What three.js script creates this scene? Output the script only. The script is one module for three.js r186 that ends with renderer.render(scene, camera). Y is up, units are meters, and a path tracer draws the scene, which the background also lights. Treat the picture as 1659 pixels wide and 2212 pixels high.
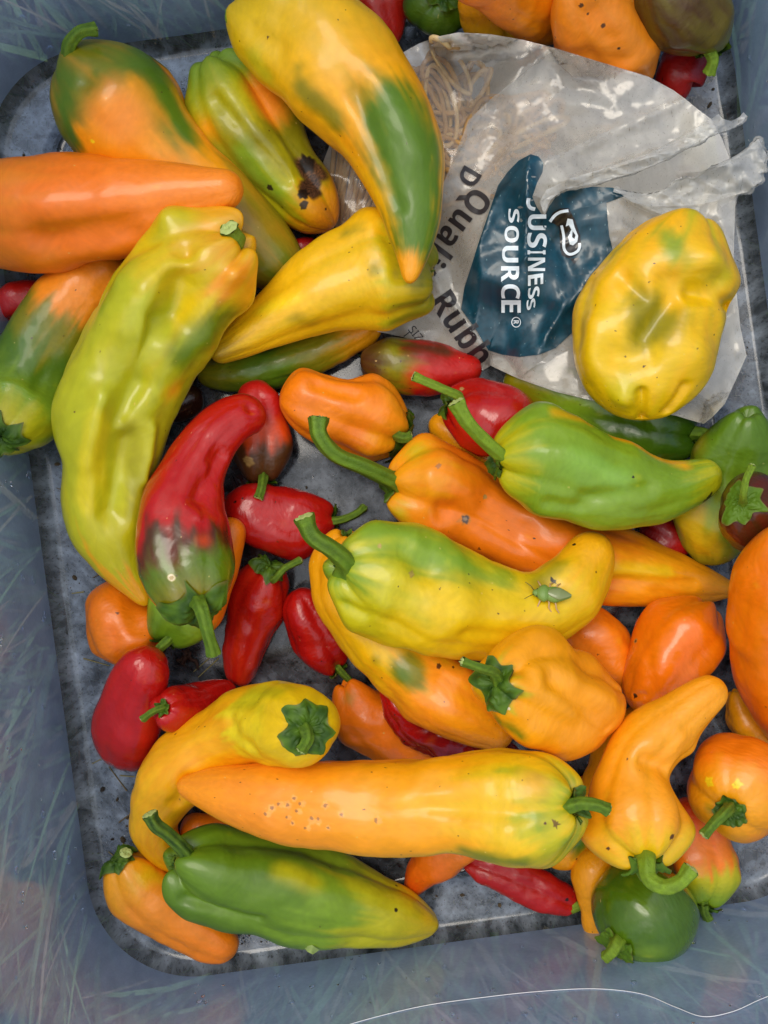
import * as THREE from 'three';
import { ImprovedNoise } from 'three/addons/math/ImprovedNoise.js';
import { mergeGeometries, mergeVertices, toCreasedNormals } from 'three/addons/utils/BufferGeometryUtils.js';
import { TessellateModifier } from 'three/addons/modifiers/TessellateModifier.js';
import { FontLoader } from 'three/addons/loaders/FontLoader.js';

// ---------------------------------------------------------------- camera, sky, sun, exposure
const CAM_H = 0.526, FOV = 50;
const scene = new THREE.Scene();
const camera = new THREE.PerspectiveCamera(FOV, 768 / 1024, 0.01, 30);
camera.position.set(0, CAM_H, 0);
camera.up.set(0, 0, -1);
camera.lookAt(0, 0, 0);
scene.add(camera);

const renderer = new THREE.WebGLRenderer({ antialias: true });
renderer.setSize(768, 1024);
renderer.toneMapping = THREE.LinearToneMapping;
renderer.toneMappingExposure = 1.22;
renderer.shadowMap.enabled = true;
renderer.shadowMap.type = THREE.PCFSoftShadowMap;

const skyTexture = (() => {                       // an overcast sky: brightest overhead, dimmer and greyer to the horizon
  const W = 256, Hh = 128, d = new Float32Array(W * Hh * 4), n = new ImprovedNoise();
  for (let j = 0; j < Hh; j++) for (let i = 0; i < W; i++) {
    const el = (0.5 - (j + 0.5) / Hh) * Math.PI * -1, az = (i / W) * Math.PI * 2;
    const x = Math.cos(el) * Math.cos(az), y = Math.sin(el), z = Math.cos(el) * Math.sin(az);
    let L = y > 0 ? 0.17 + 1.0 * y ** 1.5 : 0.14;
    const c = n.noise(x * 2.1 + 3, y * 2.1, z * 2.1) + 0.6 * n.noise(x * 4.6, y * 4.6 + 9, z * 4.6) + 0.3 * n.noise(x * 9, y * 9, z * 9 + 4);
    if (y > 0) L *= 1 + 0.5 * c;
    const k = 4 * (j * W + i);
    d[k] = L * 0.93; d[k + 1] = L * 0.985; d[k + 2] = L * 1.06; d[k + 3] = 1;
  }
  const t = new THREE.DataTexture(d, W, Hh, THREE.RGBAFormat, THREE.FloatType);
  t.mapping = THREE.EquirectangularReflectionMapping; t.magFilter = THREE.LinearFilter; t.minFilter = THREE.LinearFilter; t.needsUpdate = true;
  return t;
})();
scene.background = skyTexture;
scene.environment = skyTexture;

const sun = new THREE.DirectionalLight(0xfff4e4, 1.35);
sun.position.set(-0.6, 2.3, -0.7);
sun.castShadow = true;
sun.shadow.radius = 60;
sun.shadow.mapSize.set(2048, 2048);
Object.assign(sun.shadow.camera, { left: -0.6, right: 0.6, top: 0.6, bottom: -0.6, near: 0.1, far: 6 });
scene.add(sun, sun.target);

// ---------------------------------------------------------------- helpers
let seed = 20240917;
const rnd = () => { seed = (seed + 0x6D2B79F5) | 0; let t = Math.imul(seed ^ (seed >>> 15), 1 | seed); t = (t + Math.imul(t ^ (t >>> 7), 61 | t)) ^ t; return ((t ^ (t >>> 14)) >>> 0) / 4294967296; };
const rr = (a, b) => a + (b - a) * rnd();
const P3 = new ImprovedNoise();
const noise = (x, y, z) => P3.noise(x, y, z);
const fbm = (x, y, z, o = 3) => { let s = 0, a = 0.55; for (let i = 0; i < o; i++) { s += a * P3.noise(x, y, z); x *= 2.03; y *= 2.03; z *= 2.03; a *= 0.5; } return s; };
const clamp = (x, a = 0, b = 1) => Math.min(b, Math.max(a, x));
const sstep = (a, b, x) => { const t = clamp((x - a) / (b - a)); return t * t * (3 - 2 * t); };
const lerp = (a, b, t) => a + (b - a) * t;
const K = 2 * Math.tan(FOV * Math.PI / 360) / 2212;      // metres per sketch unit, per metre of distance
const CU = 829.5, CV = 1106;
const at = (u, v, y) => new THREE.Vector3((u - CU) * K * (CAM_H - y), y, (v - CV) * K * (CAM_H - y));
const toUV = (p) => [p.x / (K * (CAM_H - p.y)) + CU, p.z / (K * (CAM_H - p.y)) + CV];
const V3 = (x, y, z) => new THREE.Vector3(x, y, z);
const lin = (r, g, b) => { const f = (c) => { c /= 255; return c <= 0.04045 ? c / 12.92 : ((c + 0.055) / 1.055) ** 2.4; }; return [f(r), f(g), f(b)]; };
const toS = (c) => 255 * clamp(c <= 0.0031308 ? c * 12.92 : 1.055 * Math.max(c, 0) ** (1 / 2.4) - 0.055);
const mixc = (a, b, t) => [lerp(a[0], b[0], t), lerp(a[1], b[1], t), lerp(a[2], b[2], t)];
const counts = {};
const numbered = (n) => { const k = counts[n] = (counts[n] ?? -1) + 1; return k ? `${n}_${String(k).padStart(3, '0')}` : n; };
function tag(o, label, category, group, kind) {
  if (label) o.userData.label = label;
  if (category) o.userData.category = category;
  if (group) o.userData.group = group;
  if (kind) o.userData.kind = kind;
  return o;
}
function mesh(name, geo, mat, parent) {
  const m = new THREE.Mesh(geo, mat); m.name = parent === scene ? numbered(name) : name;
  m.castShadow = true; m.receiveShadow = true; parent.add(m); return m;
}
function geoFrom(pos, idx, uv, col) {
  const g = new THREE.BufferGeometry();
  g.setAttribute('position', new THREE.Float32BufferAttribute(pos, 3));
  if (uv) g.setAttribute('uv', new THREE.Float32BufferAttribute(uv, 2));
  if (col) g.setAttribute('color', new THREE.Float32BufferAttribute(col, 3));
  g.setIndex(idx); g.computeVertexNormals(); return g;
}
function crom(pts, t) {                                   // Catmull-Rom through arrays of numbers, t in 0..n-1
  const n = pts.length, i = Math.min(n - 2, Math.max(0, Math.floor(t))), f = t - i;
  const a = pts[i], b = pts[i + 1], p = i ? pts[i - 1] : a.map((x, k) => 2 * x - b[k]), q = i + 2 < n ? pts[i + 2] : b.map((x, k) => 2 * x - a[k]);
  return a.map((_, k) => 0.5 * (2 * a[k] + (b[k] - p[k]) * f + (2 * p[k] - 5 * a[k] + 4 * b[k] - q[k]) * f * f + (3 * a[k] - p[k] - 3 * b[k] + q[k]) * f * f * f));
}
function tubeAlong(points, radii, rad = 8, closed = false, flat = 1) {          // swept tube with its own radius at each point
  const n = points.length, pos = [], idx = [];
  let N = null;
  for (let i = 0; i < n; i++) {
    const a = points[closed ? (i + n - 1) % n : Math.max(0, i - 1)], b = points[closed ? (i + 1) % n : Math.min(n - 1, i + 1)];
    const T = b.clone().sub(a).normalize();
    if (!N) { N = V3(0, 1, 0); if (Math.abs(T.y) > 0.9) N = V3(1, 0, 0); }
    N = N.clone().addScaledVector(T, -N.dot(T)).normalize();
    const B = T.clone().cross(N);
    for (let j = 0; j < rad; j++) {
      const t = j / rad * Math.PI * 2, r = radii[i];
      const p = points[i].clone().addScaledVector(N, Math.cos(t) * r * flat).addScaledVector(B, Math.sin(t) * r);
      pos.push(p.x, p.y, p.z);
    }
  }
  const m = closed ? n : n - 1;
  for (let i = 0; i < m; i++) for (let j = 0; j < rad; j++) {
    const a = i * rad + j, b = i * rad + (j + 1) % rad, c = ((i + 1) % n) * rad + j, d = ((i + 1) % n) * rad + (j + 1) % rad;
    idx.push(a, b, c, b, d, c);
  }
  if (!closed) {
    for (const [e, f] of [[0, false], [n - 1, true]]) {
      const c = pos.length / 3; pos.push(points[e].x, points[e].y, points[e].z);
      for (let j = 0; j < rad; j++) { const a = e * rad + j, b = e * rad + (j + 1) % rad; f ? idx.push(a, b, c) : idx.push(b, a, c); }
    }
  }
  return geoFrom(pos, idx);
}

// shared grain: tileable-enough fbm field, looked up instead of evaluated
const GN = 512, grain = new Float32Array(GN * GN);
for (let j = 0; j < GN; j++) for (let i = 0; i < GN; i++) {
  const a = i / GN * Math.PI * 2, b = j / GN * Math.PI * 2;
  grain[j * GN + i] = fbm(Math.cos(a) * 2.2 + 7, Math.sin(a) * 2.2 + Math.cos(b) * 2.2, Math.sin(b) * 2.2, 5);
}
function byteTex(W, Hh, fn, srgb, wrap = true) {
  const d = new Uint8Array(W * Hh * 4);
  for (let j = 0; j < Hh; j++) for (let i = 0; i < W; i++) { const c = fn(i, j), k = 4 * (j * W + i); d[k] = c[0]; d[k + 1] = c[1]; d[k + 2] = c[2]; d[k + 3] = 255; }
  const t = new THREE.DataTexture(d, W, Hh, THREE.RGBAFormat);
  if (srgb) t.colorSpace = THREE.SRGBColorSpace;
  t.magFilter = t.minFilter = THREE.LinearFilter;
  if (wrap) t.wrapS = t.wrapT = THREE.RepeatWrapping;
  t.needsUpdate = true; return t;
}
const skinBump = byteTex(256, 256, (i, j) => { const g = 128 + 120 * grain[((j * 5) % GN) * GN + (i * 5) % GN] + 90 * grain[((j * 2 + 90) % GN) * GN + (i * 2 + 31) % GN]; return [g, g, g].map((x) => clamp(x, 0, 255)); }, false);

// ---------------------------------------------------------------- ground and grass
const soilMap = byteTex(512, 512, (i, j) => {
  const g = grain[j * GN + i], h = grain[((j * 7) % GN) * GN + (i * 7) % GN];
  const c = mixc(lin(46, 40, 32), lin(58, 64, 38), clamp(0.5 + g * 1.2)), m = 0.75 + h * 0.7;
  return [toS(c[0] * m), toS(c[1] * m), toS(c[2] * m)];
}, true);
{
  const g = new THREE.PlaneGeometry(8, 8, 64, 64); g.rotateX(-Math.PI / 2);
  const p = g.attributes.position, uv = g.attributes.uv;
  for (let i = 0; i < p.count; i++) uv.setXY(i, p.getX(i) / 0.35, p.getZ(i) / 0.35);
  const m = mesh('ground', g, new THREE.MeshStandardMaterial({ map: soilMap, roughness: 0.95, bumpMap: soilMap, bumpScale: 0.004 }), scene);
  m.position.y = -0.012; tag(m, 'dark soil and thatch under the grass', 'ground', null, 'structure');
}

// ---------------------------------------------------------------- the tub
const TUB_A = -7.8 * Math.PI / 180;
const exu = [Math.cos(TUB_A), Math.sin(TUB_A)], eyu = [-Math.sin(TUB_A), Math.cos(TUB_A)];      // tub axes in plan
const S0 = K * CAM_H;
const tubC = [739, 1140], tubHalf = [796 * S0, 990 * S0];
const tubCentre = V3((tubC[0] * exu[0] + tubC[1] * eyu[0] - CU) * S0, 0, (tubC[0] * exu[1] + tubC[1] * eyu[1] - CV) * S0);
const tubXZ = (a, b) => [tubCentre.x + a * exu[0] + b * eyu[0], tubCentre.z + a * exu[1] + b * eyu[1]];
function roundRect(hx, hz, r, n = 22) {                    // closed outline in tub axes
  const out = [];
  for (const [sx, sz, a0] of [[1, 1, 0], [-1, 1, 90], [-1, -1, 180], [1, -1, 270]])
    for (let i = 0; i <= n; i++) { const a = (a0 + 90 * i / n) * Math.PI / 180; out.push([sx * (hx - r) + r * Math.cos(a), sz * (hz - r) + r * Math.sin(a)]); }
  const dense = [];
  for (let i = 0; i < out.length; i++) {
    const a = out[i], b = out[(i + 1) % out.length], L = Math.hypot(b[0] - a[0], b[1] - a[1]), m = Math.max(1, Math.round(L / 0.008));
    for (let k = 0; k < m; k++) dense.push([lerp(a[0], b[0], k / m), lerp(a[1], b[1], k / m)]);
  }
  return dense;
}
const FLOOR_Y = 0.0045, STRIP_Y = 0.0015;
const baseOutline = roundRect(tubHalf[0], tubHalf[1], 0.05);
const outN = baseOutline.map((p, i) => { const a = baseOutline[(i + baseOutline.length - 1) % baseOutline.length], b = baseOutline[(i + 1) % baseOutline.length], dx = b[0] - a[0], dz = b[1] - a[1], l = Math.hypot(dx, dz); return [dz / l, -dx / l]; });
function shellRings(profile, thick) {                     // profile: [outward offset, height]
  const n = baseOutline.length, pos = [], idx = [], uv = [];
  profile.forEach(([o, h], r) => {
    for (let i = 0; i < n; i++) {
      const p = baseOutline[i], q = outN[i];
      const off = o;
      const wob = h > 0.012 ? 0.0009 * noise(p[0] * 22, h * 20, p[1] * 22) : 0;
      const [x, z] = tubXZ(p[0] + q[0] * (off + wob), p[1] + q[1] * (off + wob));
      pos.push(x, h, z); uv.push(i * 0.008 / 0.2, (o + h) / 0.2);
    }
    if (r) for (let i = 0; i < n; i++) { const a = (r - 1) * n + i, b = (r - 1) * n + (i + 1) % n, c = r * n + i, d = r * n + (i + 1) % n; idx.push(a, c, b, b, c, d); }
  });
  return geoFrom(pos, idx, uv);
}
const hazeMap = byteTex(512, 512, (i, j) => {
  const g = grain[j * GN + i], h = grain[((j * 9 + 50) % GN) * GN + (i * 9) % GN];
  const m = clamp(0.88 + g * 0.2 + h * 0.1, 0.4, 1);
  return [255 * m ** 0.5, 255 * m ** 0.48, 255 * m ** 0.45];
}, true);
const wetMap = byteTex(512, 512, (i, j) => {                // scuffed milky plastic against clear wet plastic
  const g = grain[j * GN + i], h = grain[((j * 3 + 50) % GN) * GN + (i * 3) % GN], f = grain[((j * 8 + 13) % GN) * GN + (i * 8 + 90) % GN];
  const m = 255 * clamp(0.76 - g * 0.45 - h * 0.22 + 0.22 * sstep(0.2, 0.45, f), 0.4, 1); return [m, m, m];
}, false);
const tubWallMat = new THREE.MeshPhysicalMaterial({ color: new THREE.Color().setRGB(0.50, 0.67, 1.0), map: hazeMap, roughness: 0.14, transmission: 0.52, thickness: 0, ior: 1.49, side: THREE.DoubleSide });
const tubFloorTex = byteTex(1024, 1024, (i, j) => {
  const g = grain[(j >> 1) * GN + (i >> 1)], h = grain[((j * 3 + 50) % GN) * GN + (i * 3) % GN], f = grain[((j * 7 + 150) % GN) * GN + (i * 7 + 60) % GN];
  let m = clamp(0.82 + g * 0.5 + h * 0.3, 0.3, 1);
  m *= 1 - 0.5 * sstep(0.26, 0.4, f);
  return [255 * m ** 0.5, 255 * m ** 0.49, 255 * m ** 0.47];
}, true);
const tubFloorMat = new THREE.MeshPhysicalMaterial({ color: new THREE.Color().setRGB(0.33, 0.37, 0.43), map: tubFloorTex, transmissionMap: wetMap, roughness: 0.12, transmission: 1.0, thickness: 0, ior: 1.49, side: THREE.DoubleSide });
const tubChannelMat = new THREE.MeshPhysicalMaterial({ color: new THREE.Color().setRGB(0.46, 0.53, 0.62), map: tubFloorTex, transmissionMap: wetMap, roughness: 0.14, transmission: 0.92, thickness: 0, ior: 1.49, side: THREE.DoubleSide });
const tub = new THREE.Group(); tub.name = numbered('plastic_tub'); scene.add(tub);
tag(tub, 'translucent bluish plastic storage tub standing on grass, full of peppers', 'tub');
{
  const up = [];                                          // wall: fillet, drafted side, rolled rim, then down the outside
  const foot = []; for (let i = 0; i <= 6; i++) { const a = i / 6 * Math.PI / 2; foot.unshift([-0.007 + 0.007 * Math.sin(a), STRIP_Y + 0.009 * (1 - Math.cos(a))]); }
  up.push([0, STRIP_Y + 0.009]);
  for (let i = 1; i <= 14; i++) { const h = 0.0105 + i * 0.0125; up.push([(h - 0.0105) * 0.075 + (h > 0.15 ? 0.004 : 0), h]); }
  up.push([0.022, 0.1885], [0.030, 0.1885], [0.033, 0.185], [0.033, 0.176]);
  mesh('side_wall', shellRings(up), tubWallMat, tub);
  // floor: bright channel round the edge, a rib, then the slightly raised middle
  const ch = [...foot, [-0.012, STRIP_Y], [-0.020, STRIP_Y], [-0.0262, STRIP_Y], [-0.0278, STRIP_Y + 0.0024], [-0.0298, STRIP_Y + 0.0030]];
  const gc = shellRings(ch), pc = gc.attributes.position; for (let i = 0; i < pc.count; i++) gc.attributes.uv.setXY(i, pc.getX(i) / 0.13, pc.getZ(i) / 0.13);
  mesh('base_channel', gc, tubChannelMat, tub);
  const fl = [[-0.0298, STRIP_Y + 0.0030], [-0.0315, STRIP_Y + 0.0022], [-0.035, FLOOR_Y - 0.0006], [-0.039, FLOOR_Y]];
  const g = shellRings(fl); const pa = g.attributes.position, uva = g.attributes.uv;
  for (let i = 0; i < pa.count; i++) uva.setXY(i, pa.getX(i) / 0.13, pa.getZ(i) / 0.13);
  const n = baseOutline.length, pos = Array.from(pa.array), uv = Array.from(uva.array), idx = Array.from(g.index.array);
  const last = (fl.length - 1) * n, c0 = pos.length / 3, RINGS = 10;
  for (let r = 1; r <= RINGS; r++) for (let i = 0; i < n; i++) {
    const k = 1 - r / RINGS * 0.999, x = lerp(tubCentre.x, pos[(last + i) * 3], k), z = lerp(tubCentre.z, pos[(last + i) * 3 + 2], k);
    pos.push(x, FLOOR_Y + 0.0009 * noise(x * 30, 5, z * 30), z); uv.push(x / 0.13, z / 0.13);
  }
  for (let r = 0; r < RINGS; r++) for (let i = 0; i < n; i++) {
    const A = r ? c0 + (r - 1) * n : last, B = c0 + r * n, a = A + i, b = A + (i + 1) % n, c = B + i, d = B + (i + 1) % n;
    idx.push(a, c, b, b, c, d);
  }
  mesh('base', geoFrom(pos, idx, uv), tubFloorMat, tub);
}
function tubWallPoint(side, t, h, lift = 0.0006) {        // a point on the inside of a straight wall; side: 0 +x, 1 +z, 2 -x, 3 -z
  const off = Math.max(0, h - 0.0105) * 0.075 - lift;
  const a = [tubHalf[0] + off, t, -tubHalf[0] - off, t][side], b = [t, tubHalf[1] + off, t, -tubHalf[1] - off][side];
  const [x, z] = tubXZ(a, b); return V3(x, h, z);
}

// ---------------------------------------------------------------- peppers
const C = {
  R: lin(184, 22, 14), DR: lin(126, 8, 12), OR: lin(216, 70, 10), O: lin(236, 122, 8), O2: lin(240, 140, 26), YO: lin(238, 156, 8), Y: lin(228, 186, 10), BY: lin(238, 210, 24),
  YG: lin(190, 180, 18), OLV: lin(130, 124, 14), LG: lin(124, 154, 32), G: lin(84, 116, 16), DG: lin(44, 74, 10), BR: lin(78, 44, 16), DB: lin(52, 26, 16), BLK: lin(26, 20, 16), TAN: lin(170, 140, 80),
};
const stemMat = new THREE.MeshPhysicalMaterial({ vertexColors: true, roughness: 0.52, specularIntensity: 0.8, bumpMap: skinBump, bumpScale: 0.0004 });
const calyxMat = new THREE.MeshPhysicalMaterial({ vertexColors: true, roughness: 0.55, specularIntensity: 0.7, side: THREE.DoubleSide });
const cutMat = new THREE.MeshStandardMaterial({ color: new THREE.Color().setRGB(...lin(176, 190, 110)), roughness: 0.75 });
const GROUP = 'peppers heaped in the plastic tub';
const settled = [];                                       // spheres of all peppers that already lie still: {p, r}
let bagHeight = null;                                     // set once the bag exists

function settle(def) {
  const n = 14, q = def.squash ?? 0.86;
  let y = new Array(n).fill(def.y0 ?? 0.03), best;
  for (let it = 0; it < 5; it++) {
    const low = [], sp = [];
    for (let i = 0; i < n; i++) {
      const t = i / (n - 1), [u, v, hw, dy = 0] = crom(def.pts, t * (def.pts.length - 1));
      const edge = Math.min(1, Math.sqrt(Math.max(0, 1 - (1 - Math.min(1, t / 0.12)) ** 2)) * 0.5 + 0.5, Math.sqrt(Math.max(0, 1 - (1 - Math.min(1, (1 - t) / 0.1)) ** 2)) * 0.5 + 0.5);
      const p = at(u, v, y[i]), r = Math.max(4, hw) * K * (CAM_H - y[i]) * (def.flat ?? 0.95) * edge, d = dy * 0.001;
      let m = FLOOR_Y + r * 0.97;
      if (def.over && bagHeight) { const hb = bagHeight(u, v); if (hb !== null) m = Math.max(m, hb + r * 0.93); }
      for (const s of settled) {
        const dx = s.p.x - p.x, dz = s.p.z - p.z, R = (r + s.r) * q, d2 = dx * dx + dz * dz;
        if (d2 < R * R) m = Math.max(m, s.p.y + Math.sqrt(R * R - d2));
      }
      low.push(m - d); sp.push({ t, d, u, v, hw });
    }
    best = null;
    for (let b = -0.09; b <= 0.0901; b += 0.003) {
      if (def.upright && Math.abs(b) > 0.0016) continue;
      let a = -1; for (let i = 0; i < n; i++) a = Math.max(a, low[i] - b * (sp[i].t - 0.5));
      const cost = a + 0.05 * Math.abs(b);
      if (!best || cost < best.cost) best = { cost, a, b };
    }
    y = sp.map((s) => Math.min(best.a + best.b * (s.t - 0.5) + s.d, def.cap ?? 0.17));
  }
  for (let i = 0; i < n; i++) {
    const t = i / (n - 1), [u, v, hw] = crom(def.pts, t * (def.pts.length - 1));
    const p = at(u, v, y[i]); settled.push({ p, r: Math.max(4, hw) * K * (CAM_H - y[i]) * (def.flat ?? 0.95), id: def.id });
  }
  return (t) => { const f = t * (n - 1), i = Math.min(n - 2, Math.floor(f)); return lerp(y[i], y[i + 1], f - i); };
}

let pepperCount = 0;
function pepper(name, label, pts, o = {}) {
  pts = pts.map(([u, v, w, d = 0]) => [u, v, w, d]);
  const id = ++pepperCount, def = { pts, id, ...o };
  const yAt = settle(def);
  // spine in world space
  const M = 60, sp = [], rad = [];
  for (let i = 0; i <= M; i++) {
    const t = i / M, [u, v, hw] = crom(pts, t * (pts.length - 1)), y = yAt(t);
    sp.push(at(u, v, y)); rad.push(Math.max(3, hw) * 1.055 * K * (CAM_H - y));
  }
  { // even spacing, then ease out kinks so that neighbouring rings never cross
    const a = [0]; for (let i = 1; i <= M; i++) a.push(a[i - 1] + sp[i].distanceTo(sp[i - 1]));
    const s2 = [], r2 = []; let k = 0;
    for (let i = 0; i <= M; i++) { const x = a[M] * i / M; while (k < M - 1 && a[k + 1] < x) k++; const f = clamp((x - a[k]) / Math.max(1e-9, a[k + 1] - a[k])); s2.push(sp[k].clone().lerp(sp[k + 1], f)); r2.push(lerp(rad[k], rad[k + 1], f)); }
    for (let p = 0; p < 26; p++) { const c = s2.map((v) => v.clone()), q = r2.slice(); for (let i = 1; i < M; i++) { s2[i].copy(c[i]).multiplyScalar(2).add(c[i - 1]).add(c[i + 1]).multiplyScalar(0.25); if (p < 10) r2[i] = (2 * q[i] + q[i - 1] + q[i + 1]) / 4; } }
    const yp = Math.round(clamp(2 * (0.75 * rad[8] / a[M] * M) ** 2, 26, 500));     // a thick body cannot bend up or down sharply
    for (let p = 0; p < yp; p++) { const c = s2.map((v) => v.y); for (let i = 1; i < M; i++) s2[i].y = (2 * c[i] + c[i - 1] + c[i + 1]) / 4; }
    for (let i = 0; i <= M; i++) { sp[i] = s2[i]; rad[i] = r2[i]; }
  }
  const arc = [0]; for (let i = 1; i <= M; i++) arc.push(arc[i - 1] + sp[i].distanceTo(sp[i - 1]));
  const L = arc[M], pos = (x) => {
    x = clamp(x, 0, L); let i = 0; while (i < M - 1 && arc[i + 1] < x) i++;
    const f = clamp((x - arc[i]) / Math.max(1e-9, arc[i + 1] - arc[i])); return [sp[i].clone().lerp(sp[i + 1], f), lerp(rad[i], rad[i + 1], f)];
  };
  // smooth frames
  const F = []; let N = null;
  for (let i = 0; i <= 80; i++) {
    const x = i / 80 * L, T = pos(Math.min(L, x + L * 0.06))[0].sub(pos(Math.max(0, x - L * 0.06))[0]).normalize();
    if (!N) { N = V3(0, 1, 0); if (Math.abs(T.y) > 0.93) N = V3(0, 0, -1); }
    N = N.clone().addScaledVector(T, -N.dot(T)).normalize();
    F.push({ T, N, B: T.clone().cross(N) });
  }
  const frame = (x) => { const f = clamp(x / L) * 80, i = Math.min(79, Math.floor(f)), k = f - i; const g = (n) => F[i][n].clone().lerp(F[i + 1][n], k).normalize(); return { T: g('T'), N: g('N'), B: g('B') }; };
  const R0 = rad[2], hcap = (o.hcap ?? 0.5) * Math.max(R0, rad[8]), tcap = (o.tcap ?? 1.0) * Math.max(rad[M], 0.004), e = 2.3;
  const nf = o.nf ?? (rnd() < 0.5 ? 3 : 4), base = rnd() * 6.28;
  const fur = (o.f ?? Array.from({ length: nf }, (_, i) => (base + i * 6.283 / nf + rr(-0.25, 0.25)) * 57.3)).map((d) => [d / 57.3, rr(0.75, 1.25), rr(0.32, 0.5)]);
  const fd = (o.fd ?? 0.15) * 1.4, tw = o.twist ?? rr(-0.35, 0.35), nb = (o.nb ?? 0.06) * 1.25, bulge = o.bulge ?? 0.42, flat = o.flat ?? 0.95, nsd = id * 7.31;
  function S(x, th) {
    const [c, R] = pos(x), f = frame(x), s = x / L;
    const ph = x < hcap ? (1 - (1 - x / hcap) ** e) ** (1 / e) : 1, pt = L - x < tcap ? (1 - (1 - Math.max(0, L - x) / tcap) ** e) ** (1 / e) : 1;
    let k = 1;
    for (const [a, w, wd] of fur) {
      let d = th - a - tw * s; d = Math.atan2(Math.sin(d), Math.cos(d));
      k -= fd * w * (0.42 + 0.58 * (1 - s) ** 1.2 + (o.ftip ?? 0) * s * 0.6) * (0.62 * Math.exp(-d * d / (2 * wd * wd)) + 0.38 * Math.exp(-Math.sqrt(d * d + 0.004) / 0.16));
    }
    const dir = f.N.clone().multiplyScalar(Math.cos(th) * flat).addScaledVector(f.B, Math.sin(th));
    const q = c.clone().addScaledVector(dir, R * 0.8), iv = 1 / (R0 * 1.6);
    k += nb * 2.2 * noise(q.x * iv + nsd, q.y * iv, q.z * iv + nsd) + nb * 0.7 * noise(q.x * iv * 2.3 + nsd, q.y * iv * 2.3, q.z * iv * 2.3) + nb * 0.13 * noise(q.x * iv * 6 + nsd, q.y * iv * 6, q.z * iv * 6) + 0.008 * noise(Math.cos(th) * 5 + nsd, Math.sin(th) * 5, s * 3.5);
    const p = c.addScaledVector(dir, R * k * ph * pt);
    if (ph < 1) p.addScaledVector(F[1].T, -bulge * R0 * 4 * ph * (1 - ph) * clamp((k - 0.62) * 2.6, 0.15, 1.25));
    return p;
  }
  const big = L > 0.075, NT = o.nt ?? (big ? 96 : 64), NS = o.ns ?? (big ? 120 : 72);
  const verts = [];
  for (let i = 0; i <= NS; i++) {
    const t = i / NS, x = L * (0.72 * (0.5 - 0.5 * Math.cos(Math.PI * t)) + 0.28 * t);
    for (let j = 0; j < NT; j++) verts.push(S(x, j / NT * Math.PI * 2));
  }
  const idx = [];
  const build = () => {
    const p = []; for (let i = 0; i <= NS; i++) for (let j = 0; j <= NT; j++) { const v = verts[i * NT + j % NT]; p.push(v.x, v.y, v.z); } return p;
  };
  for (let i = 0; i < NS; i++) for (let j = 0; j < NT; j++) { const a = i * (NT + 1) + j, b = a + 1, c = a + NT + 1, d = c + 1; idx.push(a, b, c, b, d, c); }
  // a marked spot lies where the skin is at that place
  const uvs = verts.map(toUV);
  const spot = (u, v) => { let bi = 0, bs = 1e9; for (let i = 0; i < verts.length; i++) { const d = Math.hypot(uvs[i][0] - u, uvs[i][1] - v), s = Math.max(d, 5) - verts[i].y * 900; if (s < bs) { bs = s; bi = i; } } return bi; };
  const nrm = (i) => { const r = Math.floor(i / NT), j = i % NT, a = verts[r * NT + (j + 1) % NT], b = verts[r * NT + (j + NT - 1) % NT], c = verts[Math.min(NS, r + 1) * NT + j], d = verts[Math.max(0, r - 1) * NT + j]; return a.clone().sub(b).cross(c.clone().sub(d)).normalize(); };
  for (const [u, v, r, d] of o.knobs || []) {               // shoulders and bulges of the outline
    let bi = 0, bs = 1e9; sp.forEach((p, i) => { const q = toUV(p), e2 = Math.hypot(q[0] - u, q[1] - v); if (e2 < bs) { bs = e2; bi = i; } });
    const A = at(u, v, sp[bi].y), dir = A.clone().sub(sp[bi]).setY(0).normalize(), s = K * (CAM_H - A.y), rm = r * s;
    for (const w of verts) { const dist = Math.hypot(w.x - A.x, (w.y - A.y) * 0.7, w.z - A.z); if (dist < rm * 3) w.addScaledVector(dir, d * s * Math.exp(-dist * dist / (rm * rm))); }
  }
  for (const d of o.dents || []) {                          // {a:[u,v], b:[u,v]?, r, d} in sketch units; d > 0 is a hollow
    const i0 = spot(...d.a), A = verts[i0].clone(), nn = nrm(i0); if (nn.y < 0) nn.negate();
    const Bp = d.b ? verts[spot(...d.b)].clone() : A, ab = Bp.clone().sub(A), l2 = ab.lengthSq() || 1e-9, s = K * (CAM_H - A.y), r = d.r * s;
    for (const v of verts) {
      const k = clamp(v.clone().sub(A).dot(ab) / l2), dist = v.distanceTo(A.clone().addScaledVector(ab, k));
      if (dist < r * 3) v.addScaledVector(nn, -d.d * 1.3 * s * Math.exp(-dist * dist / (r * r)));
    }
  }
  const pa = build();
  const grp = new THREE.Group(); grp.name = numbered(name); scene.add(grp);
  tag(grp, label, 'pepper', GROUP);
  const origin = sp[30].clone(); origin.y = 0.005; grp.position.copy(origin);
  // skin colour: along the length, patches where they are, mottling
  const stops = o.col ?? [[0, C.O]], pat = (o.patch || []).map((d) => { const A = verts[spot(d.a[0], d.a[1])], Bq = d.b ? verts[spot(d.b[0], d.b[1])] : A; return { A, ab: Bq.clone().sub(A), r: d.r * K * (CAM_H - A.y), c: d.c, w: d.w ?? 1, soft: Math.max(0.6, d.soft ?? 0.95) }; });
  const cg = [];
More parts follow.
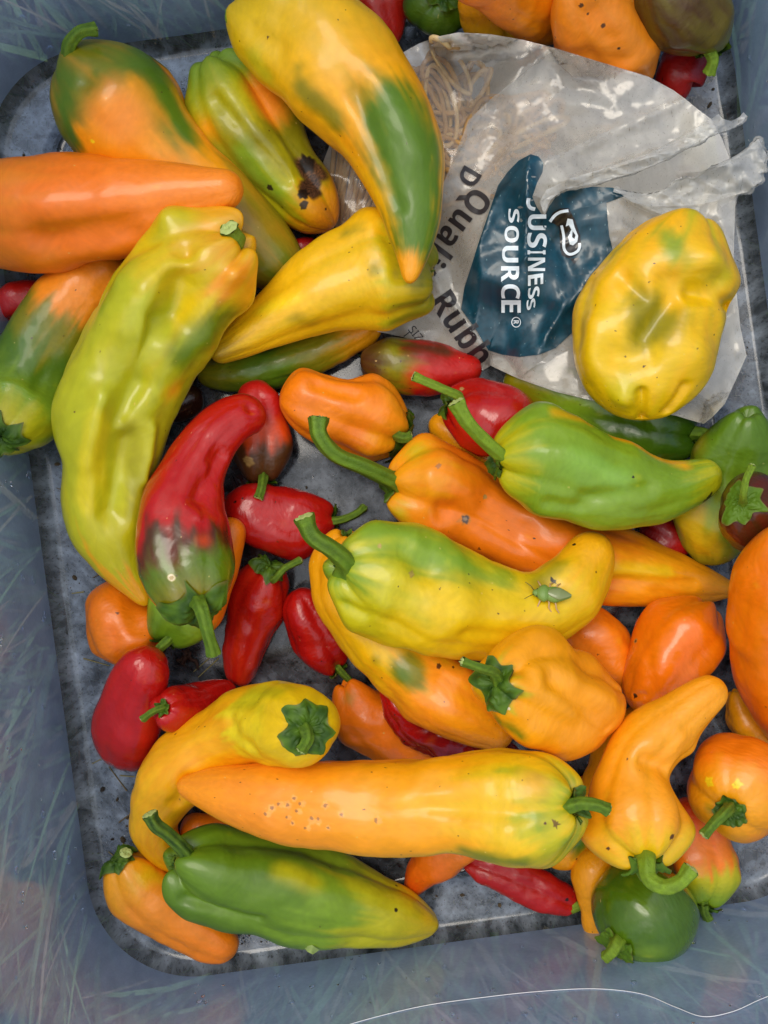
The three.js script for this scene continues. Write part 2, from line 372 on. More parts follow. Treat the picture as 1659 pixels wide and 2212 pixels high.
  for (let i = 0; i <= NS; i++) {
    const t = i / NS, s = 0.72 * (0.5 - 0.5 * Math.cos(Math.PI * t)) + 0.28 * t;
    for (let j = 0; j < NT; j++) {
      const v = verts[i * NT + j], f1 = fbm(v.x * 38 + nsd, v.y * 38, v.z * 38, 3), f2 = fbm(v.x * 110, v.y * 110 + nsd, v.z * 110, 3), f3 = noise(v.x * 16, v.y * 16 + nsd, v.z * 16), th = j / NT * 6.2832 + 0.25 * f1, st = noise(Math.cos(th) * 3.4 + nsd, Math.sin(th) * 3.4, s * 2.4) + 0.5 * noise(Math.cos(th) * 8 + nsd, Math.sin(th) * 8, s * 4) + 0.3 * noise(Math.cos(th) * 18 + nsd, Math.sin(th) * 18, s * 7);
      const ss = clamp(s + (0.03 + 0.14 * Math.min(1, s * 4)) * (0.7 * f1 + 0.75 * st) + 0.04 * f2);
      let c = stops[0][1];
      for (let m = 0; m < stops.length - 1; m++) if (ss >= stops[m][0]) c = mixc(stops[m][1], stops[m + 1][1], sstep(stops[m][0], stops[m + 1][0], ss));
      if (o.mott) c = mixc(c, o.mott, clamp(0.5 + 1.0 * f1 + 0.6 * f3 + 0.7 * st) * (o.mw ?? 0.45));
      for (const d of pat) {
        const l2 = d.ab.lengthSq() || 1e-9, k = clamp(v.clone().sub(d.A).dot(d.ab) / l2), dist = v.distanceTo(d.A.clone().addScaledVector(d.ab, k)) / d.r + 0.45 * f1 + 0.3 * f2 + 0.5 * f3 + 0.55 * st;
        c = mixc(c, d.c, d.w * (1 - sstep(1 - d.soft, 1 + d.soft * 0.75, dist)));
      }
      const br = 1 + 0.10 * f2 + 0.08 * f1 + 0.07 * st;
      cg.push([c[0] * br, c[1] * br, c[2] * br]);
    }
  }
  const TW = big ? 448 : 320, TH = big ? 576 : 320, td = new Uint8Array(TW * TH * 4), ox = Math.floor(rnd() * GN), oy = Math.floor(rnd() * GN);
  for (let j = 0; j < TH; j++) {
    const fi = j / (TH - 1) * NS, i0 = Math.min(NS - 1, Math.floor(fi)), ki = fi - i0;
    for (let i = 0; i < TW; i++) {
      const fj = i / TW * NT, j0 = Math.floor(fj), kj = fj - j0, a = cg[i0 * NT + j0 % NT], b = cg[i0 * NT + (j0 + 1) % NT], c = cg[(i0 + 1) * NT + j0 % NT], d = cg[(i0 + 1) * NT + (j0 + 1) % NT];
      const g = 1 + 0.13 * grain[((j * 4 + oy) % GN) * GN + (i * 4 + ox) % GN], k = 4 * (j * TW + i);
      for (let m = 0; m < 3; m++) td[k + m] = toS(lerp(lerp(a[m], b[m], kj), lerp(c[m], d[m], kj), ki) * g);
      td[k + 3] = 255;
    }
  }
  const circ = 6.28 * R0, pxu = TW / circ, pxv = TH / L;
  const blot = (cu, cv, r, col, w, jag = 0.5, inner = 0.75) => {
    const ru = r * pxu, rv = r * pxv, h = rnd() * 99;
    for (let j = Math.floor(cv - rv * 1.6); j <= cv + rv * 1.6; j++) { if (j < 0 || j >= TH) continue;
      for (let i = Math.floor(cu - ru * 1.6); i <= cu + ru * 1.6; i++) {
        const dx = (i - cu) / Math.max(ru, 0.5), dy = (j - cv) / Math.max(rv, 0.5), an = Math.atan2(dy, dx), d = Math.hypot(dx, dy) * (1 + jag * noise(Math.cos(an) * 1.6 + h, Math.sin(an) * 1.6, h));
        if (d < 1.15) { const q = w * (1 - sstep(inner, 1.15, d)), k = 4 * (j * TW + ((i % TW) + TW) % TW); for (let m = 0; m < 3; m++) td[k + m] = lerp(td[k + m], toS(col[m]), q); }
      } }
  };
  const dirt = o.dirt !== undefined ? Math.round(o.dirt * 0.6) : Math.round((big ? 22 : 8) * rr(0.5, 1.3));
  for (let i = 0; i < dirt; i++) blot(rnd() * TW, rr(0.1, 0.95) * TH, rr(0.00012, 0.00032) * (rnd() < 0.05 ? 1.7 : 1), mixc(C.BLK, C.BR, rnd()), rr(0.5, 0.95), 0.9);
  for (let i = 0; i < dirt * 0.6; i++) blot(rnd() * TW, rr(0.05, 0.97) * TH, rr(0.00014, 0.0004), lin(226, 196, 128), rr(0.35, 0.8), 0.6);
  for (let i = 0; i < (big ? 10 : 3); i++) blot(rnd() * TW, rr(0.1, 0.9) * TH, rr(0.0008, 0.0026), mixc(stops[0][1], C.BY, 0.8), rr(0.06, 0.22), 0.35, 0.1);
  for (const m of o.marks || []) {                          // small scars and pits at their own place: {a, r, c, w}
    const vi = spot(...m.a), row = Math.floor(vi / NT), col = vi % NT, rloc = verts[row * NT].distanceTo(verts[row * NT + NT / 2]) / 2;
    const s = K * (CAM_H - verts[vi].y);
    const pu = TW / (6.28 * Math.max(rloc, 0.002)), up = verts[Math.min(NS, row + 1) * NT + col].distanceTo(verts[Math.max(0, row - 1) * NT + col]) / (Math.min(NS, row + 1) - Math.max(0, row - 1));
    const ru = m.r * s * pu, rv = m.r * s / Math.max(up, 1e-5) * (TH / NS), cu = col / NT * TW, cv = row / NS * (TH - 1), h = rnd() * 99;
    for (let j = Math.floor(cv - rv * 1.6); j <= cv + rv * 1.6; j++) { if (j < 0 || j >= TH) continue;
      for (let i = Math.floor(cu - ru * 1.6); i <= cu + ru * 1.6; i++) {
        const dx = (i - cu) / Math.max(ru, 0.7), dy = (j - cv) / Math.max(rv, 0.7), an = Math.atan2(dy, dx), d = Math.hypot(dx, dy) * (1 + (m.j ?? 0.5) * noise(Math.cos(an) * 1.6 + h, Math.sin(an) * 1.6, h));
        if (d < 1.15) { const q = (m.w ?? 0.9) * (1 - sstep(0.7, 1.15, d)), k = 4 * (j * TW + ((i % TW) + TW) % TW); for (let n = 0; n < 3; n++) td[k + n] = lerp(td[k + n], toS(m.c[n] * (1 + 0.5 * grain[((j * 9) % GN) * GN + (i * 9 + 17) % GN] * (m.v ?? 1))), q); }
      } }
  }
  const tex = new THREE.DataTexture(td, TW, TH, THREE.RGBAFormat); tex.colorSpace = THREE.SRGBColorSpace; tex.magFilter = tex.minFilter = THREE.LinearFilter; tex.wrapS = THREE.RepeatWrapping; tex.needsUpdate = true;
  const uv = []; for (let i = 0; i <= NS; i++) for (let j = 0; j <= NT; j++) uv.push((j + 0.5 * NT / TW) / NT, (i / NS * (TH - 1) + 0.5) / TH);
  const mat = new THREE.MeshPhysicalMaterial({ map: tex, roughness: o.rough ?? 0.42, clearcoat: (o.coat ?? 0.28), clearcoatRoughness: 0.14, ior: 1.45, specularIntensity: 0.85, bumpMap: skinBump, bumpScale: 0.00028 });
  for (let i = 0; i < pa.length; i += 3) { pa[i] -= origin.x; pa[i + 1] -= origin.y; pa[i + 2] -= origin.z; }
  const g = geoFrom(pa, idx, uv);
  { // close the seam in the shading
    const n = g.attributes.normal; for (let i = 0; i <= NS; i++) { const a = i * (NT + 1), b = a + NT, v = V3(n.getX(a) + n.getX(b), n.getY(a) + n.getY(b), n.getZ(a) + n.getZ(b)).normalize(); n.setXYZ(a, v.x, v.y, v.z); n.setXYZ(b, v.x, v.y, v.z); }
  }
  mesh('flesh', g, mat, grp);
  // calyx: a ragged star that hugs the shoulders
  const top = S(0, 0), T0 = F[1].T.clone();
  if (o.calyx !== 0) {
    const cr = (o.calyx ?? 34) * K * (CAM_H - top.y), pn = o.cn ?? 6, NP = 84, NR = 13, p = [], ci = [], col = [], h = id * 3.7;
    for (let r = 0; r <= NR; r++) for (let j = 0; j < NP; j++) {
      const th = j / NP * 6.2832, saw = Math.abs(((th * pn / 6.2832 + 0.3 * noise(Math.cos(th) + h, Math.sin(th), 0)) % 1) - 0.5) * 2;
      const rim = cr * (0.80 + 0.22 * saw ** 2 + 0.28 * noise(Math.cos(th) * 1.3 + h, Math.sin(th) * 1.3, 4)), q = r / NR, want = Math.max(0.0004, q * rim);
      const rho = Math.min(0.995, want / R0), x = hcap * (1 - (1 - rho ** e) ** (1 / e)) + Math.max(0, want - R0 * 0.995);
      const v = S(x, th);
      const out = v.clone().sub(pos(x)[0]); out.addScaledVector(T0, -out.dot(T0)).normalize();
      const lift = 0.0008 + 0.0019 * Math.max(0, noise(Math.cos(th) * 3.6 + h, q * 6, Math.sin(th) * 3.6)) + 0.0012 * q * q * Math.max(0, 0.4 + noise(th * 1.2, h, 2)) + 0.0022 * (1 - q) ** 2;
      const dir = T0.clone().multiplyScalar(-(1 - rho * 0.75)).addScaledVector(out, rho).normalize();
      v.addScaledVector(dir, lift).sub(origin); p.push(v.x, v.y, v.z);
      const c = mixc(o.cc ?? C.DG, C.G, clamp(0.35 + 0.9 * noise(v.x * 260, v.y * 260, v.z * 260 + h) + (q > 0.9 ? 0.25 : 0))); col.push(...mixc(c, lin(120, 104, 52), q > 0.93 ? clamp(0.35 + noise(th * 3, h, 7)) : 0));
    }
    for (let r = 0; r < NR; r++) for (let j = 0; j < NP; j++) { const a = r * NP + j, b = r * NP + (j + 1) % NP, c = a + NP, d = b + NP; ci.push(a, b, c, b, d, c); }
    const cg2 = geoFrom(p, ci, null, col), inner = cg2.clone();                    // give the leaf its thickness
    const ip = inner.attributes.position, inn = inner.attributes.normal; for (let i = 0; i < ip.count; i++) ip.setXYZ(i, ip.getX(i) + inn.getX(i) * 0.0004, ip.getY(i) + inn.getY(i) * 0.0004, ip.getZ(i) + inn.getZ(i) * 0.0004);
    mesh('calyx', mergeGeometries([cg2, inner]), calyxMat, grp);
  }
  if (o.stem) {
    const raw = [[toUV(top)[0], toUV(top)[1], 0], ...o.stem], yb = top.y, n = raw.length, Q = 26, pts3 = [], rs = [], r0 = (o.sr ?? 13), r1 = (o.sr1 ?? r0 * 0.9);
    for (let i = 0; i <= Q; i++) {
      const t = i / Q, [u, v, dy] = crom(raw, t * (n - 1)), y = Math.max(FLOOR_Y + 0.003, yb + dy * 0.001), s = K * (CAM_H - y);
      pts3.push(at(u, v, y)); rs.push(s * (lerp(r0, r1, t) * (1 + 0.75 * Math.exp(-t * 9) + 0.22 * sstep(0.85, 1, t))));
    }
    const NR = 20, p = [], si = [], col = [], suv = []; let Nn = null; const h = id * 1.9;
    for (let i = 0; i <= Q; i++) {
      const T = pts3[Math.min(Q, i + 1)].clone().sub(pts3[Math.max(0, i - 1)]).normalize();
      if (!Nn) { Nn = V3(0, 1, 0); if (Math.abs(T.y) > 0.9) Nn = V3(1, 0, 0); }
      Nn = Nn.clone().addScaledVector(T, -Nn.dot(T)).normalize(); const Bn = T.clone().cross(Nn);
      for (let j = 0; j <= NR; j++) {
        const th = (j % NR) / NR * 6.2832, k = 1 + 0.12 * Math.cos(5 * th + h + i * 0.02) + 0.12 * noise(Math.cos(th) * 2 + h, Math.sin(th) * 2, i * 0.25), r = rs[i] * k;
        const v = pts3[i].clone().addScaledVector(Nn, Math.cos(th) * r).addScaledVector(Bn, Math.sin(th) * r).sub(origin);
        if (i === Q) v.addScaledVector(T, 0.0007 * noise(j * 1.3, h, 1));
        p.push(v.x, v.y, v.z); suv.push(j / NR * 2, i / Q * 4);
        const c = mixc(o.sc ?? C.G, mixc(o.sc ?? C.G, C.LG, 0.55), clamp(0.45 + 0.5 * Math.cos(5 * th + h) + 0.9 * noise(i * 0.3, Math.cos(th) * 2 + h, Math.sin(th) * 2)));
        const br = clamp(0.9 + 0.35 * noise(i * 0.7 + h, th, 3), 0.5, 1.2); col.push(c[0] * br, c[1] * br, c[2] * br);
      }
    }
    for (let i = 0; i < Q; i++) for (let j = 0; j < NR; j++) { const a = i * (NR + 1) + j, b = a + 1, c = a + NR + 1, d = c + 1; si.push(a, b, c, b, d, c); }
    const sm = mesh('stem', geoFrom(p, si, suv, col), stemMat, grp);
    const T = pts3[Q].clone().sub(pts3[Q - 2]).normalize(), ep = [], ei = [], RR = 5; let N2 = V3(0, 1, 0); if (Math.abs(T.y) > 0.9) N2 = V3(1, 0, 0); N2.addScaledVector(T, -N2.dot(T)).normalize(); const B2 = T.clone().cross(N2);
    for (let r = 0; r <= RR; r++) for (let j = 0; j < NR; j++) { const q = r / RR, th = j / NR * 6.2832, v = pts3[Q].clone().addScaledVector(N2, Math.cos(th) * rs[Q] * q * 0.97).addScaledVector(B2, Math.sin(th) * rs[Q] * q * 0.97).addScaledVector(T, 0.0006 * (1 - q * q) + 0.0009 * noise(q * 4, th * 2, h) - (q < 0.3 ? 0.0006 : 0)).sub(origin); ep.push(v.x, v.y, v.z); }
    for (let r = 0; r < RR; r++) for (let j = 0; j < NR; j++) { const a = r * NR + j, b = r * NR + (j + 1) % NR, c = a + NR, d = b + NR; ei.push(a, b, c, b, d, c); }
    mesh('cut_end', geoFrom(ep, ei), cutMat, sm);
  }
  return { grp, spot: (u, v) => { const i = spot(u, v); return { p: verts[i].clone(), n: nrm(i) }; } };
}

// peppers on the floor of the tub and under the bag
pepper('red_pepper', 'red pepper wedged between the big curved yellow pepper and a green pepper', [[795, -70, 55], [812, 0, 60], [828, 60, 50], [846, 104, 24]], { col: [[0, C.R], [1, C.R]], mott: C.OR, mw: 0.3, calyx: 0 });
pepper('green_pepper', 'dark green round pepper with its calyx upward, at the end of the bag', [[952, 0, 60, 10], [944, 20, 78, 3], [938, 42, 62, -5]], { col: [[0, C.G], [0.6, C.DG], [0.85, C.BR], [1, C.OR]], upright: 1, calyx: 40, stem: [[965, -40, 10], [985, -70, 12]], nt: 80 });
pepper('yellow_pepper', 'yellow pepper whose lobes show just above the top edge of the bag', [[1020, -20, 45], [1040, 30, 52], [1075, 65, 46], [1142, 82, 26]], { col: [[0, C.YO], [0.5, C.Y], [1, C.YO]], calyx: 0, fd: 0.22, ftip: 0.8, dents: [{ a: [1105, 62], b: [1100, 95], r: 12, d: 12 }], marks: [{ a: [1063, 45], r: 4, c: C.BR }] });
pepper('orange_pepper', 'smooth orange pepper lying across the yellow lobes above the bag', [[1010, -60, 55], [1090, -20, 68], [1165, 22, 62], [1215, 50, 34]], { col: [[0, C.O], [1, C.YO]], calyx: 0 });
pepper('red_pepper', 'small crimson pepper tucked under the brown pepper beside the tub wall', [[1508, 112, 44], [1478, 150, 55], [1462, 185, 44], [1480, 212, 18]], { col: [[0, C.DR], [1, C.R]], calyx: 26, stem: [[1540, 95, 4]], sr: 8 });
pepper('orange_pepper', 'plump light orange pepper with a furrow and soil specks, partly under the bag', [[1240, -40, 62], [1275, 20, 100], [1330, 95, 104], [1385, 165, 62]], { col: [[0, C.O2], [1, C.O2]], mott: C.O, f: [-12, 80, 165, 250], fd: 0.2, ftip: 0.9, twist: 0, dirt: 60, calyx: 0, dents: [{ a: [1290, 30], b: [1345, 130], r: 26, d: 12 }], marks: [{ a: [1253, 13], r: 5, c: C.BR }, { a: [1310, 62], r: 5, c: C.BR }, { a: [1340, 112], r: 3, c: C.BLK }, { a: [1275, 35], r: 3, c: C.BR }], patch: [] });
pepper('brown_pepper', 'brownish green pepper with a bent green stem resting on a crimson one', [[1526, 84, 56, 2], [1498, 46, 86], [1446, -8, 86], [1406, -60, 50]], { col: [[0, C.OLV], [0.2, C.BR], [1, C.BR]], mott: C.OLV, mw: 0.4, calyx: 42, cn: 5, f: [60, 160, 280], stem: [[1530, 105, 6], [1541, 130, 6], [1532, 158, 2]], sr: 13, sc: C.LG, rough: 0.3 });
pepper('green_pepper', 'pale green pepper seen hazily through the torn end of the bag', [[1470, 260, 34], [1500, 310, 46], [1500, 370, 42], [1470, 410, 24]], { col: [[0, C.LG], [0.7, C.YG], [1, C.O]], calyx: 0 });
pepper('green_pepper', 'glossy deep green pepper under the bag, its thick cut stem pointing at the wall', [[1478, 936, 62, 3], [1420, 922, 92], [1300, 884, 84], [1185, 846, 62], [1090, 812, 32]], { col: [[0, C.DG], [0.3, C.G], [0.6, C.LG], [0.8, C.OLV], [1, C.OLV]], fd: 0.16, calyx: 22, stem: [[1515, 936, 6], [1550, 948, 9], [1578, 964, 9]], sr: 13, sr1: 14, rough: 0.24, patch: [{ a: [1210, 850], r: 40, c: C.LG }] });
pepper('green_pepper', 'tall green pepper with a yellow flank against the side wall of the tub', [[1612, 905, 50, 2], [1590, 970, 80], [1560, 1070, 90], [1540, 1150, 74], [1545, 1208, 34]], { col: [[0, C.G], [0.6, C.LG], [1, C.OLV]], calyx: 0, f: [40, 150, 260], patch: [{ a: [1490, 1130], b: [1515, 1190], r: 34, c: C.Y, w: 0.8 }, { a: [1500, 960], r: 26, c: C.OLV }] });
pepper('red_pepper', 'dark red pepper half hidden between the green and the long orange peppers', [[1400, 1140, 34], [1440, 1160, 44], [1490, 1190, 28]], { col: [[0, C.DR], [1, C.R]], calyx: 0 });
pepper('red_pepper', 'small red pepper peeking out beside the wall under an orange and green pepper', [[-8, 672, 30], [25, 655, 40], [70, 640, 38], [110, 630, 24]], { col: [[0, C.R], [1, C.R]], calyx: 22, cc: C.DG });
pepper('red_pepper', 'red pepper glimpsed in the gap beneath the curved yellow pepper', [[620, 560, 24], [645, 545, 30], [690, 530, 24]], { col: [[0, C.R], [1, C.DR]], calyx: 0 });
pepper('brown_pepper', 'dark brown pepper almost hidden under the big yellow-green pepper', [[340, 880, 30], [385, 870, 40], [438, 855, 30]], { col: [[0, C.DB], [1, C.DB]], calyx: 0, rough: 0.28 });
pepper('green_pepper', 'olive green pepper lying under the dimpled yellow pepper', [[800, 700, 34], [720, 742, 44], [600, 790, 46], [500, 806, 40], [425, 805, 22]], { col: [[0, C.YO], [0.35, C.OLV], [0.6, C.G], [1, C.OLV]], calyx: 0 });
pepper('brown_pepper', 'red-brown pepper standing stem down beside the red hooked pepper', [[568, 1022, 52, 3], [570, 965, 68], [566, 900, 58], [556, 850, 48], [556, 822, 34]], { col: [[0, C.BR], [0.2, C.BR], [0.45, C.OR], [0.7, C.R], [1, C.R]], f: [12, 110, 230], fd: 0.22, ftip: 0.9, twist: 0, calyx: 36, stem: [[568, 1036, 10], [564, 1058, 16], [558, 1076, 17]], sr: 10, marks: [{ a: [535, 998], r: 11, c: C.TAN, w: 0.7 }] });
pepper('red_pepper', 'plump shiny red pepper with a curled stem over the bare tub floor', [[700, 1122, 50, 2], [650, 1128, 74], [580, 1122, 70], [520, 1100, 56], [480, 1085, 30]], { col: [[0, C.R], [1, C.R]], mott: C.DR, mw: 0.4, f: [10, 120, 240], fd: 0.1, calyx: 30, stem: [[716, 1126, 4], [745, 1121, 7], [772, 1108, 8], [787, 1096, 6]], sr: 9, sr1: 8, rough: 0.26, coat: 0.4, marks: [{ a: [505, 1080], r: 3, c: C.BLK }, { a: [522, 1072], r: 2, c: C.BLK }] });
pepper('red_pepper', 'tapered red pepper with a green star calyx standing alone on the floor', [[580, 1238, 44, 6], [562, 1290, 66], [540, 1365, 54], [522, 1430, 40], [520, 1480, 22]], { col: [[0, C.R], [1, C.R]], mott: C.OR, mw: 0.3, calyx: 40, cn: 5, stem: [[592, 1252, 9], [615, 1228, 12], [650, 1210, 11]], sr: 8, sr1: 7, rough: 0.27, coat: 0.4 });
pepper('red_pepper', 'short blocky red pepper with its stem pointing to an orange pepper', [[722, 1432, 46, 2], [700, 1390, 68], [665, 1325, 58], [640, 1275, 34]], { col: [[0, C.R], [1, C.R]], mott: C.DR, f: [12, 100, 190, 285], fd: 0.2, ftip: 0.6, twist: 0.1, calyx: 26, stem: [[732, 1445, 3], [748, 1462, 3], [767, 1481, 2]], sr: 8, rough: 0.28 });
pepper('orange_pepper', 'smooth deep orange pepper under the yellow-green tip near the side wall', [[292, 1424, 56], [280, 1384, 92], [262, 1320, 86], [262, 1250, 50]], { f: [-10, 80, 190, 290], fd: 0.22,  col: [[0, C.O], [1, C.O]], mott: C.OR, mw: 0.25, calyx: 14, dents: [{ a: [300, 1290], b: [300, 1340], r: 30, d: 14 }] });
pepper('orange_pepper', 'orange pepper with a green shoulder and forked stem under the red hooked pepper', [[372, 1366, 58, 0], [405, 1320, 76], [450, 1250, 62], [492, 1165, 40], [510, 1120, 20]], { col: [[0, C.G], [0.2, C.LG], [0.34, C.O], [1, C.O]], calyx: 30, stem: [[368, 1378, 6], [345, 1400, 9], [318, 1425, 9], [308, 1446, 8]], sr: 10, f: [0, 110, 240] });
pepper('red_pepper', 'ribbed red pepper lying stem down against the side wall', [[268, 1634, 56, 0], [274, 1585, 76], [288, 1515, 72], [308, 1455, 60], [322, 1414, 44]], { nb: 0.03, col: [[0, C.R], [1, C.R]], mott: C.DR, f: [-22, 25, 120, 240], fd: 0.14, ftip: 0.4, calyx: 16, stem: [[272, 1640, -6], [268, 1655, -8]], sr: 8, rough: 0.27, coat: 0.4 });
pepper('red_pepper', 'small orange-red pepper with a curled stem beside the ribbed red one', [[358, 1530, 48, 2], [395, 1532, 56], [450, 1512, 44], [505, 1492, 24]], { col: [[0, C.R], [1, C.R]], mott: C.DR, mw: 0.2, calyx: 18, stem: [[348, 1530, 4], [328, 1538, 6], [308, 1553, 5]], sr: 8, sr1: 7, rough: 0.27, coat: 0.4 });
pepper('orange_pepper', 'orange pepper in the corner, its dark calyx pressed to the wall', [[262, 1868, 52, 4], [300, 1915, 72], [370, 1975, 62], [450, 2028, 50], [515, 2046, 32]], { col: [[0, C.YO], [0.3, C.O2], [1, C.O]], calyx: 44, stem: [[268, 1852, 6], [272, 1842, 8]], sr: 13, f: [20, 130, 250], patch: [{ a: [320, 1890], r: 26, c: C.Y, w: 0.8 }] });
pepper('orange_pepper', 'spotted orange pepper behind the long orange pepper, blunt end up', [[752, 1488, 36], [785, 1545, 70], [850, 1590, 68], [930, 1630, 52], [990, 1650, 30]], { col: [[0, C.O], [1, C.O]], mott: C.OR, mw: 0.2, calyx: 0, f: [20, 140, 260], twist: 0.9, fd: 0.12, patch: [{ a: [750, 1510], r: 14, c: C.OLV, w: 0.5 }] });
pepper('red_pepper', 'slender dark red pepper below the green-patched yellow pepper', [[834, 1488, 20], [880, 1550, 44], [962, 1600, 50], [1052, 1630, 46], [1125, 1645, 24]], { col: [[0, C.R], [0.4, C.DR], [1, C.DR]], calyx: 0, rough: 0.26, coat: 0.4 });
pepper('red_pepper', 'wrinkled red pepper, tip out, below the long orange pepper', [[1010, 1860, 24], [1070, 1880, 42], [1150, 1915, 42], [1215, 1945, 34], [1246, 1956, 20]], { col: [[0, C.R], [1, C.R]], mott: C.DR, calyx: 0, f: [-8, 110, 230], fd: 0.22, ftip: 1, twist: 0, marks: [{ a: [1228, 1948], r: 4, c: C.BLK }] });
pepper('orange_pepper', 'burnt orange pepper tip between the long orange and the green-yellow pepper', [[1030, 1810, 44], [970, 1840, 50], [915, 1880, 38], [886, 1930, 16]], { col: [[0, C.O], [1, C.OR]], mott: C.O, calyx: 0 });
pepper('yellow_pepper', 'yellow pepper with green cheek behind the long orange pepper\'s stem', [[1250, 1690, 32], [1235, 1770, 52], [1215, 1830, 52], [1190, 1872, 28]], { col: [[0, C.O], [0.4, C.YO], [1, C.YO]], calyx: 0, patch: [{ a: [1248, 1820], r: 28, c: C.G }] });
pepper('yellow_pepper', 'small yellow pepper beside the round green one, stem to the wall', [[1296, 2010, 36, -4], [1288, 1950, 40], [1280, 1890, 46], [1310, 1840, 40]], { col: [[0, C.YO], [1, C.YO]], calyx: 16, stem: [[1270, 1952, 2], [1225, 1966, 0], [1168, 1958, -4]], sr: 11, sr1: 9, sc: C.LG });
pepper('orange_pepper', 'orange pepper with a green shoulder, stem down at the end wall', [[1518, 1938, 50, 2], [1518, 1880, 72], [1500, 1800, 66], [1478, 1725, 44]], { col: [[0, C.LG], [0.25, C.YG], [0.42, C.O], [1, C.OR]], calyx: 34, stem: [[1520, 1950, 3], [1522, 1968, 3], [1530, 1985, 1]], sr: 10 });
pepper('orange_pepper', 'orange pepper under the curled tip of the yellow-green pepper', [[1200, 1320, 50], [1250, 1360, 74], [1305, 1420, 76], [1330, 1490, 48]], { col: [[0, C.O], [1, C.O]], mott: C.O2, calyx: 0, f: [10, 120, 240] });
pepper('orange_pepper', 'amber pepper end with a dark pit behind the twisted yellow pepper', [[1400, 1545, 36], [1350, 1610, 52], [1305, 1690, 50], [1290, 1760, 30]], { col: [[0, C.YO], [1, C.YO]], calyx: 0, marks: [{ a: [1380, 1563], r: 15, c: C.DB }] });
pepper('yellow_pepper', 'small yellow pepper squeezed under the large orange pepper at the wall', [[1590, 1500, 28], [1615, 1550, 46], [1660, 1610, 46], [1700, 1650, 28]], { col: [[0, C.YO], [1, C.YO]], calyx: 0 });
pepper('yellow_pepper', 'amber pepper tip under the round red pepper', [[1080, 1000, 34], [1020, 965, 42], [960, 925, 34], [930, 905, 20]], { col: [[0, C.YO], [1, C.YO]], calyx: 0 });
pepper('orange_pepper', 'orange pepper showing in the bend of the curved yellow pepper', [[520, 1800, 34], [460, 1800, 44], [390, 1785, 36]], { col: [[0, C.O], [1, C.O]], calyx: 0 });

// ---------------------------------------------------------------- the torn bag of rubber bands
const underBag = settled.filter((s) => ![1, 2, 5, 7].includes(s.id));    // those beside it do not carry it
const bagCtl = [[700, 300, 13], [720, 470, 13], [780, 430, 15], [850, 640, 13], [830, 715, 7], [900, 700, 14], [930, 620, 24], [880, 120, 26], [950, 250, 36], [1000, 80, 42], [1020, 320, 38], [1150, 100, 46], [1200, 230, 44], [1400, 170, 48], [1400, 260, 45], [1540, 260, 50], [1600, 260, 46], [1650, 330, 46], [1170, 380, 54], [1100, 560, 45], [1250, 560, 42], [1050, 740, 26], [1160, 765, 36], [1300, 450, 46], [1420, 450, 40], [1500, 560, 37], [1585, 480, 41], [1590, 640, 36], [1612, 770, 31], [1540, 890, 33], [1400, 850, 38], [1230, 830, 38], [1040, 800, 12]];
const bagFolds = [                                         // creases: from, to, height in mm, half width
  [[1012, 258], [1200, 96], 3.2, 12], [[1012, 262], [968, 372], 3.4, 15], [[968, 372], [905, 520], 3.0, 16], [[1182, 348], [1400, 252], 4.2, 20], [[1400, 252], [1490, 210], 3.0, 16],
  [[1140, 340], [1136, 560], 4.0, 16], [[1136, 560], [1125, 690], 2.4, 22], [[1040, 560], [1030, 700], 3.0, 16], [[1225, 640], [1165, 760], 3.2, 14], [[1165, 470], [1240, 600], -2.5, 26],
  [[1300, 560], [1200, 700], 2.6, 22], [[935, 600], [1040, 745], 2.6, 14], [[1205, 395], [1480, 318], 4.0, 16], [[1330, 420], [1450, 470], 3.0, 10], [[1450, 470], [1500, 462], 3.0, 9],
  [[1350, 400], [1600, 350], 4.4, 18], [[1560, 470], [1590, 640], 2.0, 12], [[1500, 800], [1600, 760], 2.4, 16], [[900, 150], [940, 330], 2.4, 18], [[1060, 130], [990, 210], 2.0, 16],
  [[1250, 180], [1330, 230], 1.6, 22], [[1110, 250], [1200, 300], 1.6, 24], [[760, 330], [800, 460], 2.0, 20], [[1380, 520], [1330, 470], 1.8, 20], [[1075, 420], [1010, 600], 2.2, 14]];
function bagBase(u, v) {
  let s = 0, w = 0;
  for (const [a, b, h] of bagCtl) { const d2 = (u - a) ** 2 + (v - b) ** 2 + 900, k = 1 / (d2 * d2) * 1e8; s += k * h; w += k; }
  let h = s / w;
  for (const [a, b, amp, wd] of bagFolds) {
    const dx = b[0] - a[0], dy = b[1] - a[1], l2 = dx * dx + dy * dy, t = ((u - a[0]) * dx + (v - a[1]) * dy) / l2, tc = clamp(t);
    const d = Math.hypot(u - a[0] - tc * dx, v - a[1] - tc * dy) / wd;
    if (d < 3.2) h += amp * 1.5 * Math.exp(-d * 1.25) * Math.min(1, 0.55 + 0.45 * Math.sin(Math.PI * tc));
  }
  const n1 = noise(u * 0.011, v * 0.011, 3.3), n2 = 1 - Math.abs(noise(u * 0.02 + 40, v * 0.02, 8)) * 2, n3 = 1 - Math.abs(noise(u * 0.05 + 4, v * 0.05, 2)) * 2, n4 = noise(u * 0.13, v * 0.13, 5);
  h += 2.4 * n1 + 1.2 * n2 + 0.28 * n3 + 0.05 * n4;
  return h * 0.001;
}
const bagH = (u, v) => {
  let h = bagBase(u, v);
  for (const s of underBag) {                              // the film lies over what is beneath it
    const p = at(u, v, h), d2 = (p.x - s.p.x) ** 2 + (p.z - s.p.z) ** 2, R = s.r + 0.0035;
    if (d2 < R * R) h = Math.max(h, s.p.y + Math.sqrt(R * R - d2));
  }
  return h;
};
const BAG_LEFT = [[1043, 800], [1000, 786], [930, 748], [870, 728], [815, 716], [770, 650], [725, 490], [698, 350], [740, 240], [800, 160], [862, 118]];
